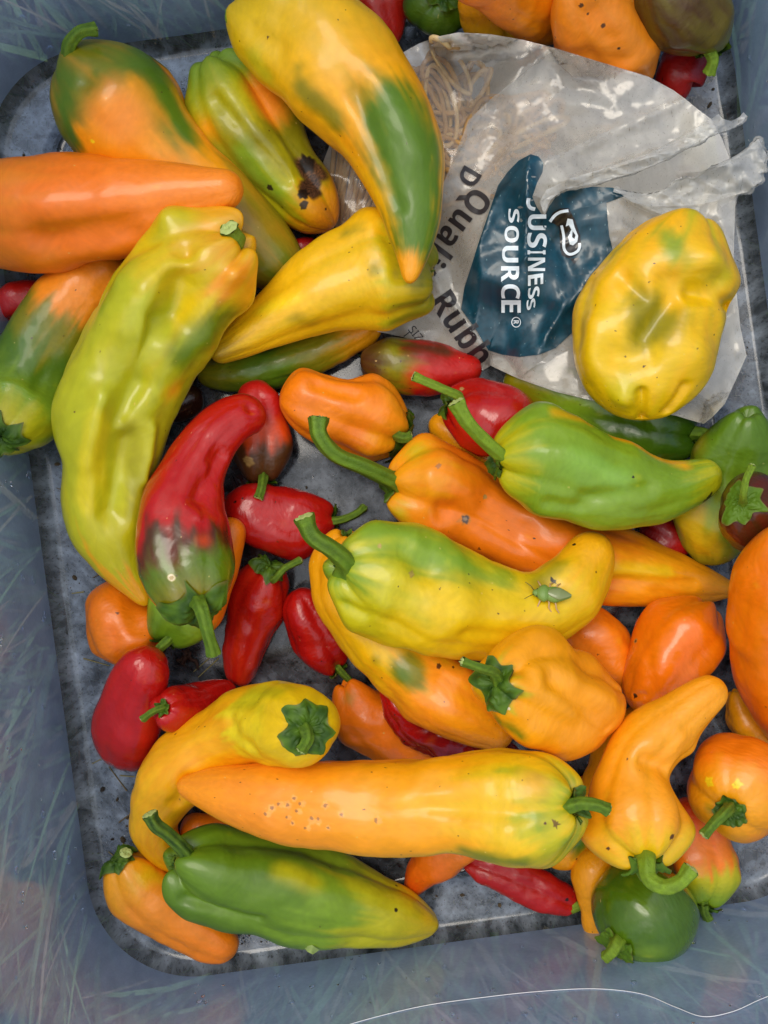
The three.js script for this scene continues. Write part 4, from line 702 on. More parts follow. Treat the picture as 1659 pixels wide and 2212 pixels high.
pepper('orange_pepper', 'very long amber pepper with a ring scar and a thick torn stem', [[868, 1052, 76, 2], [905, 1046, 108], [985, 1068, 104], [1080, 1128, 90], [1190, 1180, 84], [1310, 1220, 86], [1420, 1248, 70], [1520, 1266, 42], [1596, 1276, 10]], { knobs: [[905, 952, 40, 14]], col: [[0, C.YO], [0.12, C.O], [0.5, C.O], [0.75, C.YO], [1, C.YO]], mott: C.O2, mw: 0.3, f: [-60, 25, 120, 220], fd: 0.2, twist: 0.2, nb: 0.07, calyx: 46, ns: 150, stem: [[842, 1036, 8], [790, 1010, 16], [725, 982, 22], [690, 940, 26], [688, 902, 26]], sr: 16, sr1: 18, sc: C.G, dirt: 50, patch: [{ a: [900, 975], r: 30, c: C.YG, w: 0.7 }, { a: [1320, 1235], b: [1440, 1240], r: 18, c: C.Y, w: 0.9 }, { a: [862, 1110], r: 26, c: C.YG, w: 0.8 }], marks: [{ a: [1008, 1117], r: 15, c: lin(200, 130, 60), w: 0.7 }, { a: [1008, 1117], r: 9, c: lin(90, 80, 76), w: 1 }, { a: [1008, 1117], r: 5, c: lin(150, 130, 110), w: 1 }, { a: [1052, 1079], r: 6, c: C.TAN }, { a: [950, 1008], r: 6, c: lin(160, 110, 90), w: 0.7 }], dents: [{ a: [1060, 1090], b: [1130, 1150], r: 34, d: 18 }, { a: [960, 1110], r: 26, d: 10 }, { a: [930, 1020], b: [935, 1090], r: 20, d: -6 }, { a: [1330, 1255], b: [1500, 1265], r: 14, d: 6 }] });
pepper('green_pepper', 'bright green pepper with a long pale stem, lying on the amber one', [[1096, 996, 72, 4], [1130, 990, 104], [1200, 1004, 112], [1290, 1036, 106], [1380, 1062, 82], [1460, 1052, 60], [1520, 1030, 46], [1556, 1016, 26]], { knobs: [[1178, 890, 42, 10], [1305, 1142, 45, 12], [1076, 1078, 34, 12]], over: 1, col: [[0, C.YG], [0.12, C.LG], [0.5, C.LG], [0.8, C.LG], [1, C.YG]], mott: C.G, mw: 0.3, f: [-50, 30, 130, 230], fd: 0.13, twist: 0.15, calyx: 46, cn: 6, stem: [[1085, 985, 8], [1040, 945, 16], [1005, 905, 22], [985, 868, 24]], sr: 14, sr1: 16, sc: C.LG, rough: 0.34, dirt: 16, patch: [{ a: [1330, 940], b: [1480, 1000], r: 16, c: C.YO, w: 0.8 }, { a: [1200, 890], b: [1270, 905], r: 14, c: C.YO, w: 0.5 }, { a: [1250, 1000], b: [1340, 1040], r: 40, c: lin(126, 170, 60), w: 0.7 }], marks: [{ a: [1534, 1078], r: 8, c: C.BLK, w: 0.8, j: 1 }, { a: [1528, 1090], r: 6, c: C.BR, w: 0.8, j: 1 }, { a: [1370, 1030], r: 3, c: C.BLK }], dents: [{ a: [1270, 1080], b: [1400, 1060], r: 20, d: 9 }, { a: [1200, 940], b: [1330, 985], r: 24, d: 6 }, { a: [1190, 1090], b: [1250, 1100], r: 16, d: 7 }] });
pepper('yellow_pepper', 'crumpled yellow pepper with a sunken green centre, lying on the bag', [[1478, 500, 96, 4], [1450, 555, 132], [1420, 650, 150], [1394, 755, 146], [1388, 840, 124], [1388, 908, 70]], { knobs: [[1575, 612, 46, 20], [1345, 885, 36, 10], [1430, 895, 34, 8]], over: 1, flat: 0.72, nb: 0.07, col: [[0, C.YG], [0.1, C.Y], [1, C.Y]], mott: C.YO, mw: 0.45, f: [-30, 75, 160, 250], fd: 0.1, calyx: 0, twist: 0, tcap: 0.9, ns: 150, nt: 112, dirt: 110, rough: 0.34,
  patch: [{ a: [1430, 500], b: [1455, 540], r: 30, c: C.LG, w: 0.85 }, { a: [1405, 660], b: [1445, 690], r: 36, c: C.OLV, w: 0.85 }, { a: [1390, 720], r: 26, c: C.OLV, w: 0.8 }, { a: [1345, 835], r: 26, c: C.YG, w: 0.7 }, { a: [1310, 540], r: 36, c: C.YG, w: 0.6 }, { a: [1560, 600], r: 30, c: C.YG, w: 0.7 }],
  dents: [{ a: [1396, 722], b: [1452, 652], r: 28, d: 26 }, { a: [1330, 775], b: [1400, 770], r: 34, d: 18 }, { a: [1388, 850], b: [1388, 915], r: 11, d: 18 }, { a: [1500, 640], b: [1580, 660], r: 17, d: 30 }, { a: [1440, 610], b: [1540, 620], r: 28, d: 14 }, { a: [1530, 560], r: 44, d: -21 }, { a: [1500, 760], r: 50, d: -18 }, { a: [1290, 700], b: [1300, 800], r: 40, d: -15 }, { a: [1340, 600], b: [1390, 640], r: 20, d: 12 }, { a: [1480, 840], b: [1440, 890], r: 12, d: 10 }, { a: [1350, 860], r: 30, d: -15 }] });
pepper('brown_pepper', 'dark brown pepper with an upright green stem beside the tall green pepper', [[1606, 1090, 60, 20], [1628, 1110, 84, 7], [1664, 1130, 78, -8], [1700, 1146, 40, -16]], { col: [[0, C.BR], [0.25, C.DB], [1, C.DB]], upright: 1, bulge: 0.2, mott: C.DR, mw: 0.35, calyx: 50, cn: 6, cc: C.G, stem: [[1606, 1070, 12], [1612, 1035, 15], [1626, 1006, 15]], sr: 8, sr1: 7, sc: C.LG, rough: 0.28, marks: [{ a: [1634, 1170], r: 6, c: lin(230, 210, 170) }] });
pepper('yellow_pepper', 'yellow-orange pepper with a green patch under the stink bug pepper', [[748, 1176, 58, 2], [728, 1236, 72], [772, 1326, 74], [846, 1408, 82], [926, 1478, 82], [1020, 1548, 66], [1105, 1600, 28]], { col: [[0, C.YO], [0.4, C.Y], [0.7, C.O2], [1, C.YO]], mott: C.YO, f: [-30, 50, 150, 250], fd: 0.12, calyx: 20, dirt: 40, patch: [{ a: [880, 1440], b: [890, 1455], r: 34, c: C.OLV, soft: 0.35 }, { a: [865, 1460], r: 18, c: C.G, w: 0.8 }, { a: [808, 1428], r: 12, c: C.OLV, w: 0.7 }], marks: [{ a: [953, 1440], r: 6, c: C.BR }, { a: [980, 1440], r: 3, c: C.BR }] });
const bugPepper = pepper('yellow_pepper', 'large yellow pepper with a green shoulder and curled tip, a stink bug on it', [[752, 1232, 84, 4], [792, 1244, 116], [870, 1270, 126], [970, 1300, 124], [1085, 1338, 94], [1185, 1320, 78], [1248, 1254, 74], [1278, 1200, 66], [1296, 1156, 46]], { knobs: [[795, 1140, 40, 16], [748, 1352, 40, 14]], col: [[0, C.LG], [0.06, C.YG], [0.3, C.Y], [0.7, C.Y], [1, C.YO]], mott: C.YG, mw: 0.25, f: [-40, 40, 135, 225], fd: 0.15, twist: 0.1, nb: 0.07, calyx: 18, ns: 160, stem: [[745, 1212, 8], [715, 1186, 14], [675, 1158, 18], [656, 1116, 20]], sr: 20, sr1: 18, sc: C.G, dirt: 70,
  patch: [{ a: [800, 1150], b: [1000, 1210], r: 56, c: C.LG, soft: 0.9 }, { a: [1000, 1200], b: [1090, 1250], r: 34, c: C.LG, soft: 0.8, w: 0.8 }, { a: [1165, 1250], b: [1200, 1215], r: 24, c: C.OLV, w: 0.7 }, { a: [740, 1330], b: [800, 1370], r: 22, c: C.YG, w: 0.6 }],
  dents: [{ a: [880, 1190], b: [930, 1240], r: 30, d: 14 }, { a: [745, 1310], b: [790, 1330], r: 14, d: 8 }, { a: [1010, 1370], b: [1160, 1380], r: 18, d: 5 }, { a: [830, 1310], r: 40, d: -7 }, { a: [1190, 1270], r: 30, d: 8 }], marks: [{ a: [895, 1237], r: 8, c: C.TAN, w: 0.8 }, { a: [816, 1177], r: 5, c: C.TAN, w: 0.8 }, { a: [1194, 1250], r: 6, c: C.BLK, j: 1 }, { a: [1240, 1172], r: 4, c: C.BLK }] });
pepper('orange_pepper', 'glossy pear-shaped orange pepper, nose down, behind the twisted yellow one', [[1520, 1322, 54], [1492, 1358, 92], [1452, 1410, 94], [1408, 1476, 70], [1378, 1538, 38]], { col: [[0, C.O], [1, C.O]], mott: C.OR, mw: 0.25, calyx: 0, f: [-30, 50, 160, 260], fd: 0.12, ftip: 0.5, rough: 0.28, coat: 0.4, dirt: 8, marks: [{ a: [1371, 1384], r: 6, c: C.TAN }, { a: [1371, 1384], r: 3, c: C.BR }, { a: [1365, 1505], r: 5, c: C.DB }], dents: [{ a: [1365, 1505], b: [1385, 1500], r: 8, d: 4 }, { a: [1395, 1420], b: [1420, 1500], r: 18, d: 5 }] });
pepper('orange_pepper', 'blocky orange pepper with a green-lipped calyx and a straight side stem', [[1078, 1476, 84, 2], [1112, 1474, 112], [1180, 1494, 124], [1250, 1524, 112], [1312, 1562, 62]], { knobs: [[1338, 1512, 40, 26], [1272, 1634, 44, 26], [1150, 1368, 50, 10]], col: [[0, C.G], [0.015, C.YG], [0.05, C.YO], [1, C.O2]], mott: C.YO, mw: 0.5, f: [-55, 30, 120, 215], fd: 0.2, ftip: 0.9, twist: 0, calyx: 66, cc: C.DG, stem: [[1066, 1452, 10], [1036, 1442, 14], [998, 1428, 15]], sr: 12, sr1: 9, dents: [{ a: [1200, 1470], b: [1320, 1570], r: 24, d: 18 }, { a: [1120, 1440], b: [1150, 1470], r: 18, d: 7 }], patch: [{ a: [1075, 1560], b: [1120, 1595], r: 22, c: C.G, w: 0.9 }], marks: [{ a: [1102, 1532], r: 4, c: lin(240, 220, 190) }] });
pepper('orange_pepper', 'large vivid orange pepper standing along the tub wall', [[1700, 1165, 54], [1684, 1235, 92], [1672, 1340, 94], [1674, 1440, 86], [1694, 1540, 64], [1730, 1620, 30]], { nb: 0.025, col: [[0, C.O], [1, C.O]], mott: C.OR, mw: 0.3, calyx: 0, f: [-40, 60, 170, 260], fd: 0.08, rough: 0.28, dirt: 10 });
pepper('orange_pepper', 'round orange pepper with two yellow dots by its calyx and a straight stem', [[1577, 1744, 90, 16], [1586, 1718, 116, 8], [1598, 1690, 122, 0], [1610, 1662, 116, -8], [1618, 1640, 90, -14]], { tcap: 1.3, upright: 1, bulge: 0.16, hcap: 0.4, col: [[0, C.YO], [0.3, C.O], [1, C.O]], calyx: 42, cn: 5, nt: 96, ns: 100, f: [0, 75, 150, 225, 300], fd: 0.12, stem: [[1570, 1752, 12], [1545, 1776, 16], [1520, 1804, 17]], sr: 13, sr1: 10, sc: C.G, dirt: 8, marks: [{ a: [1530, 1690], r: 11, c: C.BY, w: 0.8 }, { a: [1588, 1692], r: 11, c: C.BY, w: 0.9 }], patch: [{ a: [1528, 1750], r: 14, c: C.G, w: 0.6 }] });
pepper('yellow_pepper', 'twisted yellow-orange pepper with a thick curling stem over a green one', [[1394, 1846, 94, 15], [1386, 1812, 120, 9], [1374, 1740, 112, 2], [1374, 1664, 86], [1418, 1596, 74], [1478, 1542, 58], [1535, 1496, 44], [1566, 1478, 28]], { knobs: [[1262, 1800, 45, 10], [1492, 1812, 40, 10], [1490, 1615, 30, 16]], col: [[0, C.Y], [0.15, C.YO], [1, C.YO]], mott: C.O2, mw: 0.4, f: [0, 62, 130, 210, 300], fd: 0.2, twist: 0.4, nb: 0.07, upright: 1, calyx: 58, cc: C.G, stem: [[1398, 1862, 10], [1402, 1896, 14], [1432, 1916, 17], [1468, 1906, 18], [1494, 1876, 18]], sr: 17, sr1: 15, sc: C.LG, dents: [{ a: [1440, 1660], b: [1400, 1640], r: 22, d: 14 }, { a: [1470, 1590], r: 22, d: -7 }, { a: [1320, 1760], b: [1330, 1830], r: 20, d: -5 }], marks: [{ a: [1454, 1806], r: 6, c: C.BR }, { a: [1316, 1830], r: 4, c: C.BR }] });
pepper('yellow_pepper', 'curved yellow pepper with its wrinkled calyx and snapped stem facing up', [[656, 1572, 82, 22], [628, 1566, 98, 9], [568, 1560, 90], [470, 1604, 82], [380, 1668, 76], [332, 1745, 58], [328, 1810, 46], [372, 1852, 36], [430, 1874, 24]], { col: [[0, C.Y], [0.2, C.BY], [0.3, C.YO], [1, C.YO]], mott: C.Y, mw: 0.5, f: [-60, 30, 120, 210], fd: 0.1, calyx: 66, cn: 7, ns: 150, stem: [[660, 1580, 6], [664, 1598, 10], [650, 1622, 11]], sr: 17, sr1: 11, sc: C.G, dirt: 80, patch: [{ a: [530, 1500], b: [600, 1490], r: 26, c: C.YG, w: 0.8 }, { a: [560, 1530], r: 16, c: C.YG, w: 0.5 }, { a: [550, 1570], r: 30, c: C.BY, w: 0.8 }], dents: [{ a: [490, 1560], b: [540, 1620], r: 18, d: 8 }, { a: [400, 1690], b: [380, 1740], r: 18, d: 8 }] });
pepper('green_pepper', 'green and yellow pepper with a dark stem below the long orange pepper', [[395, 1866, 86, 3], [432, 1874, 112], [510, 1892, 116], [620, 1924, 114], [730, 1950, 102], [830, 1970, 82], [905, 1992, 48], [945, 2002, 14]], { knobs: [[372, 1922, 36, 12]], col: [[0, C.G], [0.35, C.G], [0.55, C.LG], [0.7, C.YG], [1, C.Y]], mott: C.LG, mw: 0.35, f: [-70, 35, 120, 210], fd: 0.22, ftip: 0.2, twist: -0.2, calyx: 18, stem: [[402, 1842, 8], [365, 1804, 14], [335, 1780, 18], [323, 1758, 19]], sr: 15, sr1: 14, sc: C.DG, dirt: 20, ns: 150, patch: [{ a: [620, 1880], b: [680, 1900], r: 26, c: C.YG, w: 0.8 }, { a: [880, 1900], b: [930, 1980], r: 20, c: C.Y, w: 0.9 }], dents: [{ a: [400, 1940], b: [560, 1990], r: 15, d: 12 }], marks: [{ a: [858, 1908], r: 3, c: C.BLK }, { a: [860, 1964], r: 4, c: C.BLK }] });
pepper('orange_pepper', 'long straight orange pepper with sandy scars and a thick stem at its shoulder', [[1216, 1738, 96, 4], [1185, 1736, 124], [1110, 1738, 128], [1000, 1734, 108], [870, 1742, 106], [740, 1742, 102], [610, 1732, 88], [500, 1716, 62], [430, 1702, 38], [384, 1696, 14]], { knobs: [[1196, 1636, 40, 10], [1190, 1856, 40, 10]], col: [[0, C.LG], [0.03, C.YG], [0.08, C.Y], [0.4, C.YO], [0.7, C.O2], [1, C.O2]], mott: C.YO, mw: 0.3, f: [-75, 12, 100, 190], fd: 0.12, twist: 0.1, calyx: 46, cn: 6, ns: 170, nt: 112, rough: 0.4, stem: [[1228, 1742, 6], [1258, 1736, 9], [1290, 1740, 10], [1312, 1750, 9]], sr: 16, sr1: 12, sc: C.G, dirt: 130, patch: [{ a: [1000, 1840], b: [1130, 1868], r: 20, c: C.G, w: 0.8 }, { a: [1195, 1700], b: [1195, 1830], r: 22, c: C.YG, w: 0.8 }, { a: [870, 1735], b: [1060, 1745], r: 24, c: C.Y, w: 0.4 }, { a: [1150, 1690], r: 34, c: C.YO, w: 0.6 }], dents: [{ a: [930, 1745], b: [1130, 1765], r: 18, d: 5 }, { a: [1000, 1690], b: [1100, 1680], r: 22, d: -4 }],
  marks: [[[586, 1742], 6], [[602, 1734], 5], [[617, 1737], 6], [[634, 1722], 5], [[648, 1732], 5], [[640, 1750], 5], [[668, 1768], 6], [[686, 1772], 5], [[700, 1738], 6], [[738, 1755], 5], [[620, 1765], 4], [[574, 1756], 5], [[660, 1790], 4], [[706, 1788], 4], [[812, 1770], 6], [[630, 1780], 4]].flatMap(([a, r]) => [{ a: [a[0] + 2, a[1] + 2], r: r * 1.5, c: lin(250, 170, 90), w: 0.7 }, { a, r: r * 0.75, c: lin(120, 84, 64), w: 0.6 }]).concat([{ a: [1203, 1780], r: 7, c: C.BR, w: 0.7, j: 1.2 }, { a: [1175, 1775], r: 3, c: C.BR }]) });
pepper('green_pepper', 'round glossy dark green pepper with a knobbly calyx at the end wall', [[1340, 2030, 70, 12], [1362, 2002, 100, 8], [1395, 1962, 108, 2], [1428, 1920, 90, -3], [1448, 1885, 50, -6]], { col: [[0, C.G], [1, C.G]], upright: 1, bulge: 0.2, mott: C.DG, mw: 0.35, calyx: 44, cc: C.G, cn: 5, f: [20, 140, 260], fd: 0.05, nb: 0.03, stem: [[1332, 2040, 8], [1322, 2056, 10], [1308, 2068, 8]], sr: 17, sr1: 11, sc: C.LG, rough: 0.22, coat: 0.5, dirt: 6, patch: [{ a: [1395, 1960], r: 24, c: C.LG, w: 0.4 }, { a: [1400, 2065], r: 30, c: C.LG, w: 0.6 }] });

// ---------------------------------------------------------------- the bug on the yellow pepper
{
  const green = new THREE.MeshPhysicalMaterial({ color: new THREE.Color().setRGB(...lin(112, 142, 62)), roughness: 0.42, bumpMap: skinBump, bumpScale: 0.0001 }), pale = new THREE.MeshStandardMaterial({ color: new THREE.Color().setRGB(...lin(178, 176, 88)), roughness: 0.5 });
  const wing = new THREE.MeshPhysicalMaterial({ color: new THREE.Color().setRGB(...lin(120, 130, 76)), roughness: 0.3, clearcoat: 0.4 }), legM = new THREE.MeshStandardMaterial({ color: new THREE.Color().setRGB(...lin(196, 158, 112)), roughness: 0.5 }), dark = new THREE.MeshStandardMaterial({ color: new THREE.Color().setRGB(0.02, 0.018, 0.012), roughness: 0.3 });
  const s = bugPepper.spot(1196, 1284), bug = new THREE.Group(); bug.name = numbered('stink_bug'); scene.add(bug);
  const up = V3(0, 1, 0).lerp(s.n.clone(), 0.5).normalize(), f = V3(1, 0, 0.12); f.addScaledVector(up, -f.dot(up)).normalize();
  const side = f.clone().cross(up).normalize();
  bug.matrixAutoUpdate = true; bug.position.copy(s.p); bug.quaternion.setFromRotationMatrix(new THREE.Matrix4().makeBasis(f, up, side));
  tag(bug, 'small green stink bug with pale legs standing on the yellow pepper', 'bug');
  const blob = (rx, ry, rz, x, y, z, taper = 0, m = green, name = 'body') => {
    const g = new THREE.SphereGeometry(1, 32, 20), p = g.attributes.position;
    for (let i = 0; i < p.count; i++) { const X = p.getX(i), k = 1 - taper * Math.max(0, X) - taper * 0.35 * Math.max(0, -X); p.setXYZ(i, X * rx + x, p.getY(i) * ry * k + y, p.getZ(i) * rz * k + z); }
    g.computeVertexNormals(); return mesh(name, g, m, bug);
  };
  const mm = 0.00122;
  blob(5.6 * mm, 1.9 * mm, 2.9 * mm, 0.8 * mm, 3.0 * mm, 0, 0.62, green, 'body'); blob(4.9 * mm, 1.3 * mm, 2.55 * mm, 1.0 * mm, 2.0 * mm, 0, 0.6, pale, 'belly');
  blob(2.7 * mm, 1.8 * mm, 3.1 * mm, -2.9 * mm, 3.2 * mm, 0, 0.3, green, 'thorax'); blob(1.5 * mm, 1.1 * mm, 1.3 * mm, -5.4 * mm, 2.7 * mm, 0, 0.2, green, 'head');
  const w = blob(4.2 * mm, 0.7 * mm, 2.2 * mm, 2.0 * mm, 4.5 * mm, 0, 0.6, wing, 'wing_case');
  for (const z of [-1, 1]) {
    blob(0.38 * mm, 0.38 * mm, 0.38 * mm, -5.2 * mm, 3.0 * mm, z * 1.25 * mm, 0, dark, 'eye');
    for (const [x0, x1, x2] of [[-3.6, -4.6, -4.8], [-1.2, -0.8, 0.4], [0.6, 1.8, 3.0]]) {
      const pts = [V3(x0, 1.9, z * 1.6), V3(lerp(x0, x1, 0.6), 2.3, z * 3.0), V3(x1, 1.2, z * 4.3), V3(x2, 0.1, z * 5.3)].map((p) => p.multiplyScalar(mm));
      mesh('leg', tubeAlong(pts, [0.34, 0.3, 0.24, 0.2].map((r) => r * mm), 6), legM, bug);
    }
    mesh('antenna', tubeAlong([V3(-6.4, 3.0, z * 0.7), V3(-7.8, 3.9, z * 1.8), V3(-9.6, 3.6, z * 3.0)].map((p) => p.multiplyScalar(mm)), [0.14, 0.11, 0.1].map((r) => r * mm), 5), dark, bug);
  }
}
// ---------------------------------------------------------------- scraps
function highest(u, v) { let y = FLOOR_Y + 0.0005; for (const s of settled) { const p = at(u, v, s.p.y + s.r), d2 = (p.x - s.p.x) ** 2 + (p.z - s.p.z) ** 2; if (d2 < s.r * s.r) y = Math.max(y, s.p.y + Math.sqrt(s.r * s.r - d2)); } return y; }
{
  const leafM = new THREE.MeshStandardMaterial({ color: new THREE.Color().setRGB(...lin(140, 158, 84)), roughness: 0.7, side: THREE.DoubleSide });
  const poly = [[598, 2016], [615, 2024], [630, 2018], [648, 2024], [660, 2030], [672, 2040], [690, 2052], [676, 2062], [664, 2056], [655, 2044], [634, 2036], [612, 2032]];
  const sh = new THREE.ShapeGeometry(new THREE.Shape(poly.map(([a, b]) => new THREE.Vector2(a, b)))), g = drape(new TessellateModifier(7, 6).modify((sh.deleteAttribute('normal'), sh.toNonIndexed())), (u, v) => 0.041 + 0.003 * noise(u * 0.06, v * 0.06, 1));
  tag(mesh('leaf_scrap', g, leafM, scene), 'torn bit of pale green leaf beside the green and yellow pepper', 'leaf');
  const dryM = new THREE.MeshStandardMaterial({ color: new THREE.Color().setRGB(...lin(54, 30, 18)), roughness: 0.8 });
  const parts = []; const c = [405, 1412];
  for (let i = 0; i < 9; i++) { const q = []; let u = c[0] + rr(-8, 8), v = c[1] + rr(-10, 10); for (let k = 0; k < 6; k++) { q.push(at(u, v, FLOOR_Y + 0.0012 + 0.002 * rnd())); u += rr(-9, 9); v += rr(-3, 10); } parts.push(tubeAlong(q, [0.4, 0.9, 1.1, 0.9, 0.6, 0.3].map((r) => r * 0.001), 6)); }
  tag(mesh('dried_flower', mergeGeometries(parts), dryM, scene), 'shrivelled dark brown flower remnant on the tub floor', 'flower');
  const twigM = new THREE.MeshStandardMaterial({ color: new THREE.Color().setRGB(...lin(60, 78, 40)), roughness: 0.7 });
  const tw = [[620, 812], [680, 780], [730, 762], [770, 764], [790, 782], [784, 812]].map(([u, v]) => at(u, v, FLOOR_Y + 0.002)), cv = new THREE.CatmullRomCurve3(tw).getPoints(30);
  tag(mesh('twig', tubeAlong(cv, cv.map((_, i) => 0.0009 - 0.00002 * i), 7), twigM, scene), 'thin green twig bent on the tub floor by the olive pepper', 'twig');
  const threadM = new THREE.MeshStandardMaterial({ color: new THREE.Color().setRGB(0.8, 0.82, 0.85), roughness: 0.5 });
  // a pale moulding line along the foot of the end wall
  const line = [[700, 2230], [800, 2200], [920, 2172], [1040, 2155], [1160, 2142], [1290, 2136], [1390, 2148], [1460, 2176], [1520, 2196], [1580, 2186], [1640, 2160], [1720, 2128]];
  const ln = new THREE.CatmullRomCurve3(line.map(([u, v]) => { // where the sight of that mark meets the inner wall
    let lo = 0.011, hi = 0.16; for (let i = 0; i < 40; i++) { const m = (lo + hi) / 2, p = at(u, v, m), b = (p.x - tubCentre.x) * eyu[0] + (p.z - tubCentre.z) * eyu[1]; (b > tubHalf[1] + (m - 0.0105) * 0.075 - 0.0006) ? lo = m : hi = m; } return at(u, v, Math.min(lo, hi)); })).getPoints(80);
  mesh('pale_scratch', tubeAlong(ln, ln.map(() => 0.00018), 5), threadM, tub);
}
// pale scratches on the side wall
for (const [y0, h0, y1, h1] of [[-0.17, 0.10, -0.10, 0.045], [-0.15, 0.05, -0.125, 0.11], [-0.11, 0.09, -0.07, 0.06], [-0.02, 0.07, 0.03, 0.05]]) {
  const q = []; for (let i = 0; i <= 12; i++) q.push(tubWallPoint(0, lerp(y0, y1, i / 12) + 0.003 * Math.sin(i * 0.5), lerp(h0, h1, i / 12), 0.0002));
  mesh('pale_scratch', tubeAlong(q, q.map(() => 0.00016), 4), new THREE.MeshStandardMaterial({ color: new THREE.Color().setRGB(0.7, 0.73, 0.78), roughness: 0.6 }), tub);
}
// ---------------------------------------------------------------- straw and leaf crumbs
{
  const g = new THREE.CylinderGeometry(0.00035, 0.00022, 1, 5), n = 70, im = new THREE.InstancedMesh(g, new THREE.MeshStandardMaterial({ color: 0xffffff, roughness: 0.85 }), n), m4 = new THREE.Matrix4(), q = new THREE.Quaternion(), cl = new THREE.Color();
  for (let i = 0; i < n; i++) { const e = rnd() < 0.6, a = e ? -tubHalf[0] + rr(0.01, 0.03) : rr(-0.9, 0.9) * (tubHalf[0] - 0.04), b = rr(-0.9, 0.9) * (tubHalf[1] - 0.04), [x, z] = tubXZ(a, b); q.setFromEuler(new THREE.Euler(Math.PI / 2, 0, rnd() * 6.28)); m4.compose(V3(x, (e ? STRIP_Y : FLOOR_Y) + 0.0006, z), q, V3(1, rr(0.004, 0.016), 1)); im.setMatrixAt(i, m4); cl.setRGB(...mixc(lin(96, 74, 44), lin(150, 140, 84), rnd())); im.setColorAt(i, cl); }
  im.name = 'straw_bits'; im.castShadow = im.receiveShadow = true; scene.add(im); tag(im, 'short bits of dry straw lying on the tub floor', 'straw', null, 'stuff');
}
// ---------------------------------------------------------------- water beads on the plastic
{
  const drop = new THREE.SphereGeometry(1, 12, 8), dm = new THREE.MeshPhysicalMaterial({ color: 0xffffff, roughness: 0.03, transmission: 1, thickness: 0.001, ior: 1.33 });
  const beads = [];
  for (let i = 0; i < 420; i++) {
    const side = [2, 2, 1, 1, 0, 3][Math.floor(rnd() * 6)], L = side % 2 ? tubHalf[0] : tubHalf[1], h = 0.012 + 0.10 * rnd() ** 1.2, p = tubWallPoint(side, rr(-L + 0.03, L - 0.03), h, 0.0003);
    const n = side === 0 ? [-exu[0], -exu[1]] : side === 2 ? exu : side === 1 ? [-eyu[0], -eyu[1]] : eyu; beads.push([p, V3(n[0], 0, n[1]), 0.0004 + 0.0012 * rnd() ** 2.4]);
  }
  for (let i = 0; i < 150; i++) { const a = rr(-1, 1) * (tubHalf[0] - 0.01), b = rr(-1, 1) * (tubHalf[1] - 0.01), [x, z] = tubXZ(a, b), inE = Math.max(Math.abs(a) - tubHalf[0], Math.abs(b) - tubHalf[1]) > -0.03; beads.push([V3(x, (inE ? STRIP_Y : FLOOR_Y) + 0.0003, z), V3(0, 1, 0), 0.0003 + 0.0006 * rnd() ** 2]); }
  const im = new THREE.InstancedMesh(drop, dm, beads.length), m4 = new THREE.Matrix4(), q = new THREE.Quaternion();
  beads.forEach(([p, n, r], i) => { q.setFromUnitVectors(V3(0, 1, 0), n.normalize()); m4.compose(p, q, V3(r * rr(0.8, 1.2), r * 0.6, r * rr(0.9, 1.5))); im.setMatrixAt(i, m4); });
  im.name = 'water_droplets'; im.castShadow = im.receiveShadow = true; scene.add(im); tag(im, 'fine water droplets clinging to the inside of the tub', 'water', null, 'stuff');
}
// ---------------------------------------------------------------- soil crumbs on the tub floor
{
  const g = new THREE.IcosahedronGeometry(1, 0), n = 900, im = new THREE.InstancedMesh(g, new THREE.MeshStandardMaterial({ color: 0xffffff, roughness: 0.9 }), n), m4 = new THREE.Matrix4(), q = new THREE.Quaternion(), cl = new THREE.Color();
  for (let i = 0; i < n; i++) {
    const edge = rnd() < 0.6, a = edge ? (rnd() < 0.7 ? -1 : 1) * (tubHalf[0] - rr(0.008, 0.034)) : rr(-1, 1) * (tubHalf[0] - 0.04), b = edge && rnd() < 0.4 ? tubHalf[1] - rr(0.008, 0.034) : rr(-1, 1) * (tubHalf[1] - 0.04);
    const aa = edge && b > tubHalf[1] - 0.036 ? rr(-1, 1) * (tubHalf[0] - 0.05) : a, [x, z] = tubXZ(aa, b), inn = Math.min(tubHalf[0] - Math.abs(aa), tubHalf[1] - Math.abs(b)), r = 0.0002 + 0.0013 * rnd() ** 4;
    q.setFromAxisAngle(V3(rnd(), rnd(), rnd()).normalize(), rnd() * 6); m4.compose(V3(x, (inn < 0.027 ? STRIP_Y : FLOOR_Y) + r * 0.5, z), q, V3(r * rr(0.7, 1.8), r * 0.7, r)); im.setMatrixAt(i, m4); cl.setRGB(...mixc(lin(34, 26, 18), lin(92, 76, 50), rnd())); im.setColorAt(i, cl);
  }
  im.name = 'soil_crumbs'; im.castShadow = im.receiveShadow = true; scene.add(im); tag(im, 'dark soil crumbs scattered over the tub floor', 'soil', null, 'stuff');
}
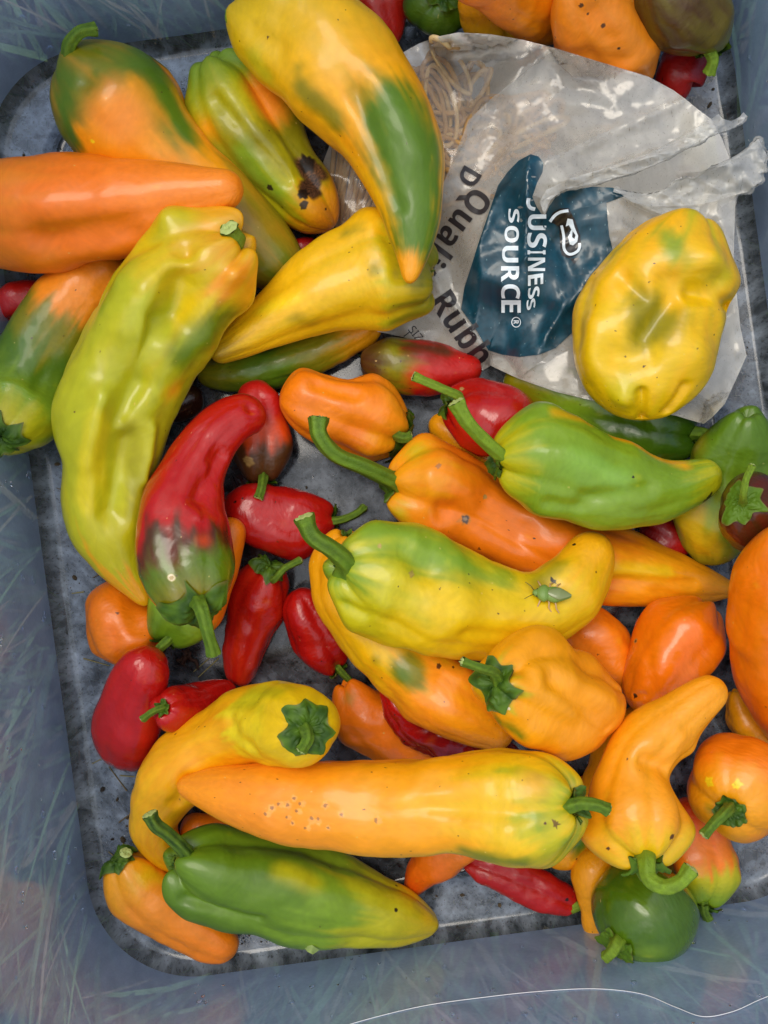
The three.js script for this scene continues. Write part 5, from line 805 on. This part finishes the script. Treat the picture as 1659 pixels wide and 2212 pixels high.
// ---------------------------------------------------------------- grass round and under the tub
{
  const blade = (len, w, bend, seg = 5) => {
    const pos = [], idx = [];
    for (let i = 0; i <= seg; i++) { const t = i / seg, y = len * t * (1 - 0.35 * bend * t), x = len * bend * t * t, ww = w * (1 - t ** 1.6) + 0.00015; pos.push(x, y, -ww, x + ww * 0.25, y, 0, x, y, ww); }
    for (let i = 0; i < seg; i++) for (let k = 0; k < 2; k++) { const a = i * 3 + k; idx.push(a, a + 1, a + 3, a + 1, a + 4, a + 3); }
    return geoFrom(pos, idx);
  };
  const gm = new THREE.MeshPhysicalMaterial({ color: 0xffffff, roughness: 0.6, side: THREE.DoubleSide });
  const variants = [blade(0.11, 0.0009, 0.5), blade(0.15, 0.0012, 0.8), blade(0.08, 0.0008, 0.25), blade(0.13, 0.0016, 1.0)];
  const m4 = new THREE.Matrix4(), q = new THREE.Quaternion(), q2 = new THREE.Quaternion(), colr = new THREE.Color();
  variants.forEach((g, vi) => {
    const list = [];
    while (list.length < 2400) {                            // standing tufts outside the walls
      const a = rr(-1, 1) * (tubHalf[0] + 0.16), b = rr(-1, 1) * (tubHalf[1] + 0.16), o = Math.max(Math.abs(a) - tubHalf[0], Math.abs(b) - tubHalf[1]);
      if (o < 0.006 || (o > 0.05 && rnd() < 0.45)) continue;
      const [x, z] = tubXZ(a, b), yaw = Math.atan2(-(z - tubCentre.z), x - tubCentre.x) + rr(-1.1, 1.1);
      q.setFromAxisAngle(V3(0, 1, 0), yaw); q2.setFromAxisAngle(V3(0, 0, 1), -rr(0.1, 0.75) - (o < 0.03 ? 0.15 : 0)); q.multiply(q2);
      list.push(m4.clone().compose(V3(x, -0.011, z), q, V3(1, 1, 1).multiplyScalar(rr(0.55, 1.1))));
    }
    for (let i = 0; i < 520; i++) {                         // pressed flat beneath the base
      const [x, z] = tubXZ(rr(-1, 1) * tubHalf[0], rr(-1, 1) * tubHalf[1]);
      q.setFromAxisAngle(V3(0, 1, 0), rr(0, 6.28)); q2.setFromAxisAngle(V3(0, 0, 1), -1.57); q.multiply(q2); q2.setFromAxisAngle(V3(0, 1, 0), 1.57); q.multiply(q2);
      list.push(m4.clone().compose(V3(x, rr(-0.006, -0.002), z), q, V3(0.05, rr(0.4, 0.9), 1.1)));
    }
    const im = new THREE.InstancedMesh(g, gm, list.length);
    list.forEach((m, i) => { im.setMatrixAt(i, m); const dry = rnd() < 0.18; const c = dry ? lin(182, 152, 100) : mixc(lin(58, 86, 34), lin(158, 182, 100), rnd() ** 1.3); colr.setRGB(...c); im.setColorAt(i, colr); });
    im.name = numbered('grass'); im.castShadow = im.receiveShadow = true; scene.add(im); tag(im, 'meadow grass growing round the tub and pressed flat beneath it', 'grass', null, 'stuff');
  });
}


renderer.render(scene, camera);
